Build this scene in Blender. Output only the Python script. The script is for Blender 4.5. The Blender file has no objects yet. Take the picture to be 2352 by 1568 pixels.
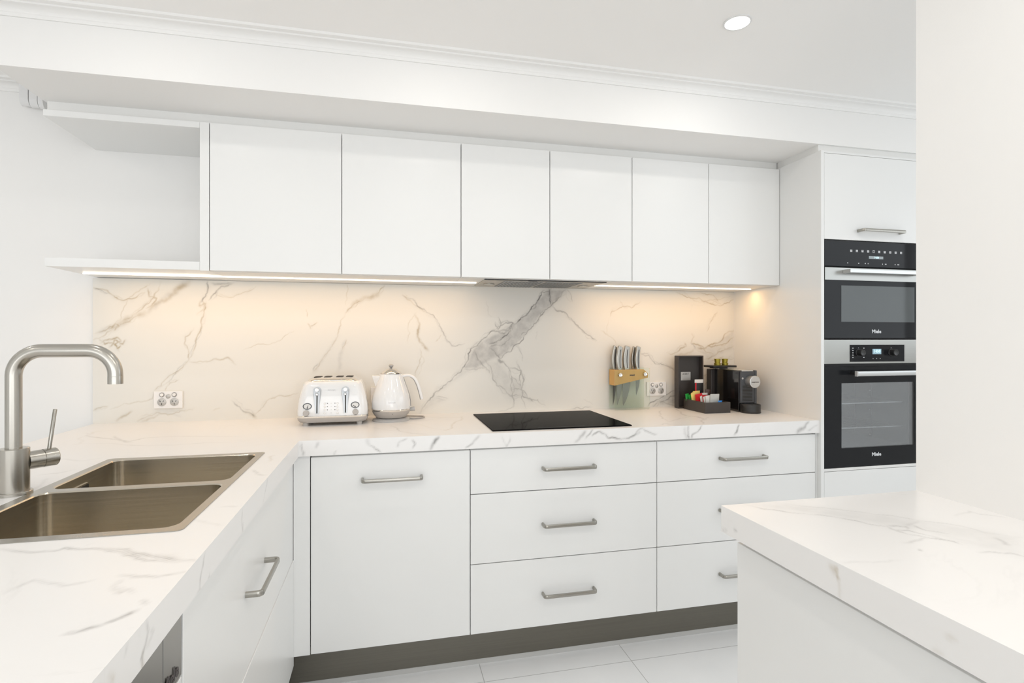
import bpy, bmesh, math, random
import numpy as np
from mathutils import Vector, Matrix

SC = bpy.context.scene
COL = SC.collection
PI = math.pi

# ------------------------------------------------------------------ camera, world, exposure
CAM_F, CAM_CY, CAM_YAW = 1248.45, 779.85, 0.2284
CAM_POS = (0.0, -2.6695, 1.2804)
cd = bpy.data.cameras.new('camera'); cam = bpy.data.objects.new('camera', cd); COL.objects.link(cam)
cam.location = CAM_POS
cam.rotation_euler = (PI / 2, 0, -CAM_YAW)
cd.sensor_width = 36.0
cd.lens = CAM_F / 2352 * 36
cd.shift_y = -(784 - CAM_CY) / 2352
cd.clip_start = 0.02
SC.camera = cam

w = bpy.data.worlds.new('daylight'); SC.world = w; w.use_nodes = True
bg = w.node_tree.nodes['Background']
bg.inputs['Color'].default_value = (0.92, 0.96, 1.0, 1); bg.inputs['Strength'].default_value = 1.2

SC.view_settings.view_transform = 'Standard'
SC.view_settings.look = 'None'
SC.view_settings.gamma = 1.0
SC.view_settings.use_curve_mapping = False
SC.view_settings.exposure = -1.18
cy = SC.cycles
cy.max_bounces = 10; cy.diffuse_bounces = 6; cy.glossy_bounces = 4; cy.transmission_bounces = 6; cy.transparent_max_bounces = 8
cy.caustics_reflective = False; cy.caustics_refractive = False
cy.sample_clamp_indirect = 8.0
cy.use_denoising = True
cy.use_adaptive_sampling = True; cy.adaptive_threshold = 0.02

DOWNLIGHT_W = 3.4
LED_W = 4.8
WARM = (1.0, 0.56, 0.20)
LAMP = (1.0, 0.95, 0.885)

def area_light(name, loc, rot, sx, sy, power, color, shape='RECTANGLE', parent=None, spread=PI):
    l = bpy.data.lights.new(name, 'AREA'); l.shape = shape; l.size = sx
    if shape in ('RECTANGLE', 'ELLIPSE'): l.size_y = sy
    l.energy = power; l.color = color; l.spread = spread
    o = bpy.data.objects.new(name, l); COL.objects.link(o); o.location = loc; o.rotation_euler = rot
    if parent is not None: put(o, parent)
    return o

# ------------------------------------------------------------------ object helpers
WM = {}
def put(o, parent):
    o.parent = parent
    o.matrix_parent_inverse = WM.get(parent.name, Matrix.Identity(4)).inverted()

def thing(name, label, cat, loc=(0, 0, 0), rotz=0.0, group=None):
    o = bpy.data.objects.new(name, None); COL.objects.link(o)
    o.empty_display_size = 0.05
    o.location = loc; o.rotation_euler = (0, 0, rotz)
    WM[o.name] = Matrix.Translation(Vector(loc)) @ Matrix.Rotation(rotz, 4, 'Z')
    o['label'] = label; o['category'] = cat
    if group: o['group'] = group
    return o

def tag(o, label, cat, group=None):
    o['label'] = label; o['category'] = cat
    if group: o['group'] = group
    return o

def dup(root, loc, label=None, rotz=None):
    r = root.copy(); COL.objects.link(r); r.location = loc
    if rotz is not None: r.rotation_euler = (0, 0, rotz)
    if label: r['label'] = label
    for ch in [c for c in bpy.data.objects if c.parent == root]:
        c = ch.copy(); COL.objects.link(c); c.parent = r
        for g in [q for q in bpy.data.objects if q.parent == ch]:
            d = g.copy(); COL.objects.link(d); d.parent = c
    return r

def link_bm(name, bm, mat, parent=None, smooth=None, bevel=0.0, segs=2, M=None, mats=None):
    if M is not None: bmesh.ops.transform(bm, matrix=M, verts=bm.verts)
    me = bpy.data.meshes.new(name); bm.to_mesh(me); bm.free()
    me.materials.append(mat)
    if mats:
        for m in mats: me.materials.append(m)
    o = bpy.data.objects.new(name, me); COL.objects.link(o)
    if smooth is not None:
        me.shade_smooth()
        mod = None
        me.set_sharp_from_angle(angle=math.radians(smooth))
    if bevel > 0:
        b = o.modifiers.new('bevel', 'BEVEL'); b.width = bevel; b.segments = segs; b.limit_method = 'ANGLE'; b.angle_limit = math.radians(40)
    if parent is not None: put(o, parent)
    return o

def bm_new(): return bmesh.new()

def add_box(bm, x0, x1, y0, y1, z0, z1, mi=0):
    vs = [bm.verts.new(p) for p in ((x0, y0, z0), (x1, y0, z0), (x1, y1, z0), (x0, y1, z0), (x0, y0, z1), (x1, y0, z1), (x1, y1, z1), (x0, y1, z1))]
    for f in ((0, 3, 2, 1), (4, 5, 6, 7), (0, 1, 5, 4), (1, 2, 6, 5), (2, 3, 7, 6), (3, 0, 4, 7)):
        fc = bm.faces.new([vs[i] for i in f]); fc.material_index = mi
    return vs

def box(name, x0, x1, y0, y1, z0, z1, mat, parent=None, bevel=0.0, segs=2):
    bm = bm_new(); add_box(bm, x0, x1, y0, y1, z0, z1)
    return link_bm(name, bm, mat, parent, bevel=bevel, segs=segs)

def struct(o):
    o['kind'] = 'structure'; return o

def add_lathe(bm, prof, c=(0, 0, 0), n=32, axis=None, cap0=True, cap1=True, mi=0, sx=1.0, sy=1.0):
    """profile of (r, h) turned about the axis"""
    if axis is None: R = Matrix.Identity(3)
    else: R = Vector((0, 0, 1)).rotation_difference(Vector(axis).normalized()).to_matrix()
    c = Vector(c); rings = []
    for r, h in prof:
        if r < 1e-6:
            rings.append([bm.verts.new(c + R @ Vector((0, 0, h)))])
        else:
            rings.append([bm.verts.new(c + R @ Vector((sx * r * math.cos(2 * PI * k / n), sy * r * math.sin(2 * PI * k / n), h))) for k in range(n)])
    for a, b in zip(rings[:-1], rings[1:]):
        for k in range(n):
            k2 = (k + 1) % n
            if len(a) == 1 and len(b) == 1: continue
            if len(a) == 1: f = bm.faces.new((a[0], b[k2], b[k]))
            elif len(b) == 1: f = bm.faces.new((a[k], a[k2], b[0]))
            else: f = bm.faces.new((a[k], a[k2], b[k2], b[k]))
            f.material_index = mi
    if cap0 and len(rings[0]) > 1: bm.faces.new(rings[0][::-1]).material_index = mi
    if cap1 and len(rings[-1]) > 1: bm.faces.new(rings[-1]).material_index = mi

def lathe(name, prof, c, mat, parent=None, n=40, axis=None, smooth=35, sx=1.0, sy=1.0, caps=True):
    bm = bm_new(); add_lathe(bm, prof, c, n, axis, sx=sx, sy=sy, cap0=caps, cap1=caps)
    return link_bm(name, bm, mat, parent, smooth=smooth)

def add_sweep(bm, path, sect, up, closed=False, mi=0):
    """sweep a closed section [(a, b)] along a planar path; a runs sideways, b along up"""
    up = Vector(up).normalized(); path = [Vector(p) for p in path]; rings = []
    N = len(path)
    for i, p in enumerate(path):
        t = (path[min(i + 1, N - 1)] - path[max(i - 1, 0)]).normalized()
        s = t.cross(up).normalized()
        k = 1.0
        if 0 < i < N - 1:
            t1 = (path[i] - path[i - 1]).normalized(); k = 1 / max(0.5, t1.dot(t))
        u2 = s.cross(t).normalized()
        rings.append([bm.verts.new(p + s * (a * k) + u2 * b) for a, b in sect])
    m = len(sect)
    for A, B in zip(rings[:-1], rings[1:]):
        for k in range(m):
            k2 = (k + 1) % m
            bm.faces.new((A[k], A[k2], B[k2], B[k])).material_index = mi
    bm.faces.new(rings[0][::-1]).material_index = mi; bm.faces.new(rings[-1]).material_index = mi
    bmesh.ops.recalc_face_normals(bm, faces=bm.faces)

def circ(r, n=20, rb=None):
    rb = rb or r
    return [(r * math.cos(2 * PI * k / n), rb * math.sin(2 * PI * k / n)) for k in range(n)]

def round_path(pts, r, n=8):
    """polyline with its inner corners rounded"""
    pts = [Vector(p) for p in pts]; out = [pts[0]]
    for i in range(1, len(pts) - 1):
        a = (pts[i - 1] - pts[i]).normalized(); b = (pts[i + 1] - pts[i]).normalized()
        ang = a.angle(b); d = r / math.tan(ang / 2)
        p0 = pts[i] + a * d; p1 = pts[i] + b * d
        c = pts[i] + (a + b).normalized() * (r / math.sin(ang / 2))
        v0 = p0 - c; v1 = p1 - c; tot = v0.angle(v1)
        for k in range(n + 1):
            t = k / n
            v = (v0 * math.sin((1 - t) * tot) + v1 * math.sin(t * tot)) / math.sin(tot)
            out.append(c + v)
    out.append(pts[-1]); return out

def rrect(x0, x1, y0, y1, r, n=6):
    out = []
    for cx, cy_, a0 in ((x1 - r, y1 - r, 0), (x0 + r, y1 - r, 90), (x0 + r, y0 + r, 180), (x1 - r, y0 + r, 270)):
        for k in range(n + 1):
            a = math.radians(a0 + 90 * k / n); out.append((cx + r * math.cos(a), cy_ + r * math.sin(a)))
    return out

def add_loft(bm, loops, cap0=True, cap1=True, mi=0):
    rings = [[bm.verts.new(p) for p in L] for L in loops]; m = len(rings[0])
    for A, B in zip(rings[:-1], rings[1:]):
        for k in range(m):
            k2 = (k + 1) % m
            bm.faces.new((A[k], A[k2], B[k2], B[k])).material_index = mi
    if cap0: bm.faces.new(rings[0][::-1]).material_index = mi
    if cap1: bm.faces.new(rings[-1]).material_index = mi
    return rings

def add_prism(bm, poly, y0, y1, mi=0):
    """polygon in (x, z) pulled from y0 to y1"""
    A = [bm.verts.new((x, y0, z)) for x, z in poly]; B = [bm.verts.new((x, y1, z)) for x, z in poly]; n = len(poly)
    for k in range(n):
        k2 = (k + 1) % n; bm.faces.new((A[k], A[k2], B[k2], B[k])).material_index = mi
    bm.faces.new(A[::-1]).material_index = mi; bm.faces.new(B).material_index = mi
    bmesh.ops.recalc_face_normals(bm, faces=bm.faces)

def text(name, s, mat, loc, rot, size, parent=None, extrude=0.0003, shear=0.0, offset=0.0, space=1.0, align='CENTER'):
    c = bpy.data.curves.new(name, 'FONT'); c.body = s; c.size = size; c.extrude = extrude; c.align_x = align; c.align_y = 'CENTER'
    c.shear = shear; c.offset = offset; c.space_character = space; c.resolution_u = 3
    c.materials.append(mat)
    tmp = bpy.data.objects.new(name + '_curve', c); COL.objects.link(tmp)
    me = bpy.data.meshes.new_from_object(tmp.evaluated_get(bpy.context.evaluated_depsgraph_get()))
    bpy.data.objects.remove(tmp); bpy.data.curves.remove(c)
    o = bpy.data.objects.new(name, me); COL.objects.link(o); o.location = loc; o.rotation_euler = rot
    if parent is not None: put(o, parent)
    return o
FRONT = (PI / 2, 0, 0)          # reads from -Y

# ------------------------------------------------------------------ materials
def mat(name, col, rough=0.5, metal=0.0, coat=0.0, spec=0.5, bump=None, noise=None, emit=None, estr=0.0, aniso=0.0):
    m = bpy.data.materials.new(name); m.use_nodes = True; nt = m.node_tree; b = nt.nodes['Principled BSDF']
    b.inputs['Base Color'].default_value = (*col, 1); b.inputs['Roughness'].default_value = rough; b.inputs['Metallic'].default_value = metal
    b.inputs['Coat Weight'].default_value = coat; b.inputs['Coat Roughness'].default_value = 0.08; b.inputs['Specular IOR Level'].default_value = spec
    if aniso: b.inputs['Anisotropic'].default_value = aniso
    tc = nt.nodes.new('ShaderNodeTexCoord')
    if noise:   # (scale vector, amount of colour change, roughness change)
        sc, amt, ra = noise
        mp = nt.nodes.new('ShaderNodeMapping'); mp.inputs['Scale'].default_value = sc
        nz = nt.nodes.new('ShaderNodeTexNoise'); nz.inputs['Scale'].default_value = 1.0; nz.inputs['Detail'].default_value = 4
        nt.links.new(tc.outputs['Object'], mp.inputs[0]); nt.links.new(mp.outputs[0], nz.inputs['Vector'])
        mx = nt.nodes.new('ShaderNodeMix'); mx.data_type = 'RGBA'
        mx.inputs[6].default_value = (*[c * (1 - amt) for c in col], 1); mx.inputs[7].default_value = (*[min(1, c * (1 + amt)) for c in col], 1)
        nt.links.new(nz.outputs['Fac'], mx.inputs[0]); nt.links.new(mx.outputs[2], b.inputs['Base Color'])
        if ra:
            mr = nt.nodes.new('ShaderNodeMapRange'); mr.inputs[3].default_value = rough - ra; mr.inputs[4].default_value = rough + ra
            nt.links.new(nz.outputs['Fac'], mr.inputs[0]); nt.links.new(mr.outputs[0], b.inputs['Roughness'])
    if bump:
        nz = nt.nodes.new('ShaderNodeTexNoise'); nz.inputs['Scale'].default_value = bump[0]
        nt.links.new(tc.outputs['Object'], nz.inputs['Vector'])
        bp = nt.nodes.new('ShaderNodeBump'); bp.inputs['Strength'].default_value = bump[1]; bp.inputs['Distance'].default_value = 0.002
        nt.links.new(nz.outputs['Fac'], bp.inputs['Height']); nt.links.new(bp.outputs[0], b.inputs['Normal'])
    if emit:
        b.inputs['Emission Color'].default_value = (*emit, 1); b.inputs['Emission Strength'].default_value = estr
    return m

M_WALL = mat('painted_wall', (0.885, 0.88, 0.868), 0.7, bump=(220, 0.05))
M_CEIL = mat('painted_ceiling', (0.95, 0.943, 0.93), 0.75, bump=(200, 0.04))
M_TRIM = mat('painted_cornice', (0.885, 0.88, 0.868), 0.6)
M_DOOR = mat('satin_white_lacquer', (0.85, 0.855, 0.848), 0.30, spec=0.45, noise=((3, 3, 3), 0.006, 0.02))
M_CARC = mat('white_melamine', (0.83, 0.83, 0.815), 0.45, noise=((5, 5, 5), 0.006, 0))
M_STEEL = mat('brushed_steel', (0.48, 0.46, 0.42), 0.26, 1.0, noise=((300, 300, 8), 0.03, 0.02))
M_STEELH = mat('brushed_steel_bar', (0.40, 0.385, 0.35), 0.26, 1.0, noise=((60, 60, 60), 0.02, 0.02))
M_STEELB = mat('brushed_steel_bowl', (0.60, 0.555, 0.475), 0.22, 1.0, noise=((3, 3, 260), 0.05, 0.04))
M_OVSTEEL = mat('oven_steel', (0.43, 0.43, 0.41), 0.28, 1.0, noise=((2, 2, 200), 0.02, 0.01))
M_ALU = mat('pale_aluminium', (0.66, 0.67, 0.67), 0.32, 0.9, noise=((2, 2, 300), 0.03, 0.02))
M_CHROME = mat('chrome', (0.80, 0.79, 0.77), 0.07, 1.0)
M_KICK = mat('bronze_steel_kick', (0.175, 0.165, 0.140), 0.38, 0.85, noise=((3, 3, 300), 0.12, 0.05))
M_BLACKGL = mat('black_glass', (0.014, 0.015, 0.017), 0.05, spec=0.2)
M_COOK = mat('cooktop_glass', (0.006, 0.006, 0.006), 0.04, spec=0.5); M_COOK.node_tree.nodes['Principled BSDF'].inputs['IOR'].default_value = 1.028
M_BLACK = mat('black_plastic', (0.02, 0.02, 0.02), 0.35)
M_BLKGLOSS = mat('piano_black', (0.008, 0.008, 0.009), 0.08, coat=1.0)
M_CHAR = mat('charcoal_plastic', (0.075, 0.08, 0.088), 0.38)
M_LEATHER = mat('dark_brown_leatherette', (0.045, 0.038, 0.035), 0.45, bump=(600, 0.15))
M_WHITEGL = mat('white_enamel', (0.84, 0.85, 0.86), 0.10, coat=0.8)
M_TAUPE = mat('taupe_plastic', (0.46, 0.435, 0.41), 0.4)
M_GREYPL = mat('grey_plastic', (0.50, 0.49, 0.48), 0.35)
M_PLATE = mat('white_plate', (0.85, 0.84, 0.83), 0.25)
M_SOCKD = mat('dark_chrome_ring', (0.28, 0.27, 0.26), 0.3, 0.6)
M_SOCK = mat('silver_socket', (0.50, 0.49, 0.47), 0.35, 0.4)
M_DARK = mat('dark_slot', (0.02, 0.018, 0.015), 0.6)
M_INK = mat('dark_ink', (0.05, 0.04, 0.04), 0.5)
M_WHITEINK = mat('white_print', (0.75, 0.77, 0.80), 0.4)
M_LIGHTINK = mat('pale_grey_print', (0.62, 0.63, 0.65), 0.4)
M_WOOD = mat('bamboo', (0.72, 0.41, 0.11), 0.4, noise=((90, 8, 8), 0.10, 0))
M_GOLD = mat('olive_gold_foil', (0.42, 0.35, 0.06), 0.28, 0.9)
M_CAVITY = mat('oven_cavity', (0.30, 0.315, 0.315), 0.5, 0.0, noise=((30, 30, 30), 0.05, 0))
M_WINDARK = mat('grey_tinted_glass', (0.085, 0.095, 0.098), 0.06, spec=0.5)
M_RACK = mat('rack_wire', (0.75, 0.76, 0.76), 0.25, 0.8)
M_LCD = mat('lcd_backlight', (0.30, 0.42, 0.48), 0.3, emit=(0.30, 0.55, 0.68), estr=0.55)
M_LCD2 = mat('lcd_grey', (0.30, 0.34, 0.36), 0.3, emit=(0.35, 0.42, 0.45), estr=0.25)
M_LCDTXT = mat('lcd_digits', (0.7, 0.95, 1.0), 0.3, emit=(0.7, 0.95, 1.0), estr=0.9)
M_HOODGL = mat('hood_grey_steel', (0.50, 0.48, 0.44), 0.45, 0.3, noise=((200, 3, 3), 0.05, 0.03))
M_FILTER = mat('hood_filter_mesh', (0.33, 0.34, 0.35), 0.4, 0.8)
M_LEDEM = mat('led_diffuser', (1, 1, 1), 0.5, emit=(1.0, 0.86, 0.66), estr=6.0)
M_LAMPEM = mat('downlight_diffuser', (1, 1, 1), 0.5, emit=(1.0, 0.98, 0.95), estr=14.0)
M_DISH = mat('dishwasher_steel', (0.40, 0.385, 0.36), 0.33, 1.0, noise=((30, 6, 30), 0.02, 0.02))
M_PLATEGR = mat('satin_chrome', (0.56, 0.585, 0.61), 0.3, 0.35)
M_BLADE = mat('dark_blade_steel', (0.22, 0.22, 0.20), 0.35, 0.8)
M_FRAME = mat('white_frame', (0.80, 0.80, 0.80), 0.4)
M_STRIPGREY = mat('strip_grey', (0.52, 0.52, 0.51), 0.8)
M_GRILLE = mat('smoky_plate', (0.22, 0.21, 0.20), 0.35, 0.5)
M_LABELPL = mat('silver_label_plate', (0.55, 0.53, 0.50), 0.35, 0.6)

def glass_mat(name, tint, gloss):
    m = bpy.data.materials.new(name); m.use_nodes = True; nt = m.node_tree; nt.nodes.clear()
    out = nt.nodes.new('ShaderNodeOutputMaterial'); t = nt.nodes.new('ShaderNodeBsdfTransparent'); t.inputs[0].default_value = (*tint, 1)
    g = nt.nodes.new('ShaderNodeBsdfGlossy'); g.inputs['Roughness'].default_value = 0.03; g.inputs[0].default_value = (1, 1, 1, 1)
    fr = nt.nodes.new('ShaderNodeFresnel'); fr.inputs[0].default_value = 1.5
    ad = nt.nodes.new('ShaderNodeMath'); ad.operation = 'MULTIPLY_ADD'; ad.inputs[1].default_value = 0.5; ad.inputs[2].default_value = gloss
    mx = nt.nodes.new('ShaderNodeMixShader'); nt.links.new(fr.outputs[0], ad.inputs[0]); nt.links.new(ad.outputs[0], mx.inputs[0])
    nt.links.new(t.outputs[0], mx.inputs[1]); nt.links.new(g.outputs[0], mx.inputs[2]); nt.links.new(mx.outputs[0], out.inputs[0])
    return m
M_GLASS = glass_mat('clear_green_glass', (0.965, 0.985, 0.955), 0.0)
M_OVGLASS = glass_mat('oven_window_glass', (0.86, 0.88, 0.90), 0.03)

def marble_mat(name='veined_marble_porcelain', base_col=(0.875, 0.865, 0.855)):
    m = bpy.data.materials.new(name); m.use_nodes = True; nt = m.node_tree; L = nt.links; b = nt.nodes['Principled BSDF']
    b.inputs['Roughness'].default_value = 0.28
    tc = nt.nodes.new('ShaderNodeTexCoord')
    at = nt.nodes.new('ShaderNodeAttribute'); at.attribute_name = 'vein'
    sep = nt.nodes.new('ShaderNodeSeparateColor'); L.new(at.outputs['Color'], sep.inputs[0])
    nz = nt.nodes.new('ShaderNodeTexNoise'); nz.inputs['Scale'].default_value = 2.2; nz.inputs['Detail'].default_value = 8; nz.inputs['Roughness'].default_value = 0.55; nz.inputs['Distortion'].default_value = 0.9
    L.new(tc.outputs['Object'], nz.inputs['Vector'])
    s = nt.nodes.new('ShaderNodeMath'); s.operation = 'SUBTRACT'; s.inputs[1].default_value = 0.5; L.new(nz.outputs['Fac'], s.inputs[0])
    a = nt.nodes.new('ShaderNodeMath'); a.operation = 'ABSOLUTE'; L.new(s.outputs[0], a.inputs[0])
    mr = nt.nodes.new('ShaderNodeMapRange'); mr.inputs[1].default_value = 0.0; mr.inputs[2].default_value = 0.010; mr.inputs[3].default_value = 1.0; mr.inputs[4].default_value = 0.0; L.new(a.outputs[0], mr.inputs[0])
    n2 = nt.nodes.new('ShaderNodeTexNoise'); n2.inputs['Scale'].default_value = 3.3; n2.inputs['Detail'].default_value = 3; L.new(tc.outputs['Object'], n2.inputs['Vector'])
    m2 = nt.nodes.new('ShaderNodeMapRange'); m2.inputs[1].default_value = 0.54; m2.inputs[2].default_value = 0.72; m2.inputs[3].default_value = 0.0; m2.inputs[4].default_value = 0.12; L.new(n2.outputs['Fac'], m2.inputs[0])
    fine = nt.nodes.new('ShaderNodeMath'); fine.operation = 'MULTIPLY'; L.new(mr.outputs[0], fine.inputs[0]); L.new(m2.outputs[0], fine.inputs[1])
    base = nt.nodes.new('ShaderNodeMix'); base.data_type = 'RGBA'; base.inputs[6].default_value = (*base_col, 1); base.inputs[7].default_value = (0.42, 0.41, 0.40, 1); L.new(fine.outputs[0], base.inputs[0])
    # grain that breaks the painted veins up
    n3 = nt.nodes.new('ShaderNodeTexNoise'); n3.inputs['Scale'].default_value = 26; n3.inputs['Detail'].default_value = 4; L.new(tc.outputs['Object'], n3.inputs['Vector'])
    m3 = nt.nodes.new('ShaderNodeMapRange'); m3.inputs[1].default_value = 0.30; m3.inputs[2].default_value = 0.62; m3.inputs[3].default_value = 0.65; m3.inputs[4].default_value = 1.55; L.new(n3.outputs['Fac'], m3.inputs[0])
    def layer(prev, chan, col):
        k = nt.nodes.new('ShaderNodeMath'); k.operation = 'MULTIPLY'; k.use_clamp = True; L.new(sep.outputs[chan], k.inputs[0]); L.new(m3.outputs[0], k.inputs[1])
        x = nt.nodes.new('ShaderNodeMix'); x.data_type = 'RGBA'; x.inputs[7].default_value = (*col, 1)
        L.new(prev.outputs[2], x.inputs[6]); L.new(k.outputs[0], x.inputs[0]); return x
    x = layer(base, 2, (0.44, 0.43, 0.415)); x = layer(x, 1, (0.37, 0.275, 0.13)); x = layer(x, 0, (0.16, 0.15, 0.14))
    L.new(x.outputs[2], b.inputs['Base Color'])
    return m
M_MARBLE = marble_mat(); M_MARBLE_SHADED = marble_mat('veined_marble_shaded_wall', (0.785, 0.77, 0.725))  # wall copy: darker, warmer under-cabinet light put into the stone colour

def floor_mat():
    m = bpy.data.materials.new('pale_stone_tile'); m.use_nodes = True; nt = m.node_tree; L = nt.links; b = nt.nodes['Principled BSDF']
    b.inputs['Roughness'].default_value = 0.32
    tc = nt.nodes.new('ShaderNodeTexCoord'); mp = nt.nodes.new('ShaderNodeMapping'); mp.inputs['Location'].default_value = (0.235, 0.07, 0)
    L.new(tc.outputs['Object'], mp.inputs[0])
    br = nt.nodes.new('ShaderNodeTexBrick'); br.offset = 0.0; br.inputs['Scale'].default_value = 1.0
    br.inputs['Brick Width'].default_value = 0.595; br.inputs['Row Height'].default_value = 0.595; br.inputs['Mortar Size'].default_value = 0.0016; br.inputs['Mortar Smooth'].default_value = 0.2
    L.new(mp.outputs[0], br.inputs['Vector'])
    nz = nt.nodes.new('ShaderNodeTexNoise'); nz.inputs['Scale'].default_value = 5; nz.inputs['Detail'].default_value = 8; L.new(tc.outputs['Object'], nz.inputs['Vector'])
    cr = nt.nodes.new('ShaderNodeMix'); cr.data_type = 'RGBA'; cr.inputs[6].default_value = (0.83, 0.84, 0.85, 1); cr.inputs[7].default_value = (0.91, 0.92, 0.925, 1)
    L.new(nz.outputs['Fac'], cr.inputs[0])
    mx = nt.nodes.new('ShaderNodeMix'); mx.data_type = 'RGBA'; mx.inputs[7].default_value = (0.50, 0.50, 0.50, 1)
    L.new(br.outputs['Fac'], mx.inputs[0]); L.new(cr.outputs[2], mx.inputs[6]); L.new(mx.outputs[2], b.inputs['Base Color'])
    return m
M_FLOOR = floor_mat()

# ------------------------------------------------------------------ key dimensions (metres)
ZC, ZCB = 0.92, 0.864                    # worktop top and underside
XW, XP = -1.22, 1.89                     # left end of the splashback, tall cabinet side
YC, YB = -0.614, -0.602                  # worktop front, base fronts
XC, XD = -0.301, -0.322                  # peninsula worktop edge, its fronts
YU, ZUB, ZUT = -0.3616, 1.548, 2.118     # wall cabinets
YF, ZSF, ZCEIL, ZCOR = -0.6126, 2.156, 2.358, 2.3135
XI, XR, YI = 0.711, 1.237, -1.621        # island edge, wall beside it, its end

# ------------------------------------------------------------------ the room
struct(box('floor', -4.6, 3.6, -6.6, 0.3, -0.05, 0.0, M_FLOOR))
struct(box('ceiling', -4.6, 3.6, -6.6, 0.3, ZCEIL, ZCEIL + 0.1, M_CEIL))
struct(box('wall_back', -4.6, 3.6, 0.012, 0.15, 0, ZCEIL, M_WALL))
struct(box('wall_left', -4.72, -4.6, -6.6, 0.15, 0, ZCEIL, M_WALL))
struct(box('wall_right', XR, XR + 0.13, -4.2, YI, 0, ZCEIL, M_WALL))
def wall_with_hole(name, axis, p0, p1, a0, a1, h0, h1, z0, z1, m):
    bm = bm_new()
    def B(u0, u1, zz0, zz1):
        if axis == 'x': add_box(bm, u0, u1, p0, p1, zz0, zz1)
        else: add_box(bm, p0, p1, u0, u1, zz0, zz1)
    B(a0, h0, 0, ZCEIL); B(h1, a1, 0, ZCEIL); B(h0, h1, 0, z0); B(h0, h1, z1, ZCEIL)
    return struct(link_bm(name, bm, m))
wall_with_hole('wall_front', 'x', -6.72, -6.6, -4.6, 3.6, -3.6, 2.9, 0.02, 2.25, M_WALL)
wall_with_hole('wall_far_right', 'y', 3.6, 3.72, -6.6, 0.15, -3.6, -0.75, 1.2, 2.25, M_WALL)
def window_frame(name, axis, p, a0, a1, z0, z1, n):
    bm = bm_new(); t = 0.05
    def B(u0, u1, zz0, zz1):
        if axis == 'x': add_box(bm, u0, u1, p - 0.03, p + 0.03, zz0, zz1)
        else: add_box(bm, p - 0.03, p + 0.03, u0, u1, zz0, zz1)
    B(a0, a1, z0, z0 + t); B(a0, a1, z1 - t, z1)
    for k in range(n + 1):
        u = a0 + (a1 - a0 - t) * k / n; B(u, u + t, z0 + t, z1 - t)
    return struct(link_bm(name, bm, M_FRAME))
window_frame('window_1', 'x', -6.66, -3.6, 2.9, 0.02, 2.25, 4)
window_frame('window_2', 'y', 3.66, -3.6, -0.75, 1.2, 2.25, 3)
area_light('daylight_behind_camera', (-0.35, -6.8, 1.15), (PI / 2, 0, 0), 6.4, 2.2, 232, (0.975, 0.99, 1.0))
area_light('daylight_far_right', (3.8, -2.17, 1.72), (PI / 2, 0, PI / 2), 2.8, 0.95, 28, (0.90, 0.96, 1.0))

# the dropped bulkhead above the kitchen
struct(box('bulkhead', XW, 3.6, YF, 0.012, ZSF, ZCEIL, M_WALL))
# cornices: a stepped cove, swept along the bulkhead and along the wall to its left
def cornice(name, x0, x1, yf):
    prof = [(0, 0), (-0.006, 0), (-0.008, 0.010)]
    for k in range(7):
        a = math.radians(90 * k / 6); prof.append((-0.010 - 0.026 * (1 - math.cos(a)), 0.012 + 0.016 * math.sin(a)))
    prof += [(-0.040, 0.029), (-0.040, 0.034), (-0.056, 0.036), (-0.058, ZCEIL - ZCOR + 0.002), (0, ZCEIL - ZCOR + 0.002)]
    bm = bm_new(); A = [bm.verts.new((x0, yf + a, ZCOR + b)) for a, b in prof]; Bq = [bm.verts.new((x1, yf + a, ZCOR + b)) for a, b in prof]
    n = len(prof)
    for k in range(n): bm.faces.new((A[k], A[(k + 1) % n], Bq[(k + 1) % n], Bq[k]))
    bm.faces.new(A[::-1]); bm.faces.new(Bq); bmesh.ops.recalc_face_normals(bm, faces=bm.faces)
    return struct(link_bm(name, bm, M_TRIM))
cornice('trim_1', XW, 3.6, YF)
cornice('trim_2', -4.6, -1.47, 0.012)
# recessed shadow-line filler between the cabinets and the bulkhead
bm = bm_new(); add_box(bm, XW + 0.01, XP, YU + 0.022, YU + 0.04, ZUT + 0.001, ZSF); add_box(bm, XP + 0.004, 3.2, YF + 0.012, YF + 0.03, 2.127, ZSF); add_box(bm, XP + 0.004, XP + 0.016, YF + 0.03, 0.0, 2.127, ZSF)
struct(link_bm('trim_3', bm, M_CARC))

# stack of rounded white end caps on the wall under the left end of the bulkhead
b_ = thing('blind_cassette', 'white rounded blind cassette under the bulkhead end at upper left', 'blind', (-1.43, 0.012, 2.25))
for k, (xa, xb, zb) in enumerate(((-1.468, -1.437, 2.249), (-1.434, -1.405, 2.245), (-1.403, -1.385, 2.243))):
    bm = bm_new()
    pl = [(-0.0, zb + 0.012)] + [(-0.025 - 0.022 * math.sin(math.radians(a)), zb + 0.03 - 0.03 * math.cos(math.radians(a))) for a in range(0, 100, 10)] + [(-0.047, 2.34), (0.0, 2.34)]
    A = [bm.verts.new((xa, 0.012 + y, z)) for y, z in pl]; Bq = [bm.verts.new((xb, 0.012 + y, z)) for y, z in pl]; n = len(pl)
    for q in range(n): bm.faces.new((A[q], A[(q + 1) % n], Bq[(q + 1) % n], Bq[q]))
    bm.faces.new(A[::-1]); bm.faces.new(Bq); bmesh.ops.recalc_face_normals(bm, faces=bm.faces)
    link_bm('end_cap', bm, M_FRAME, b_, smooth=30)

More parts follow.
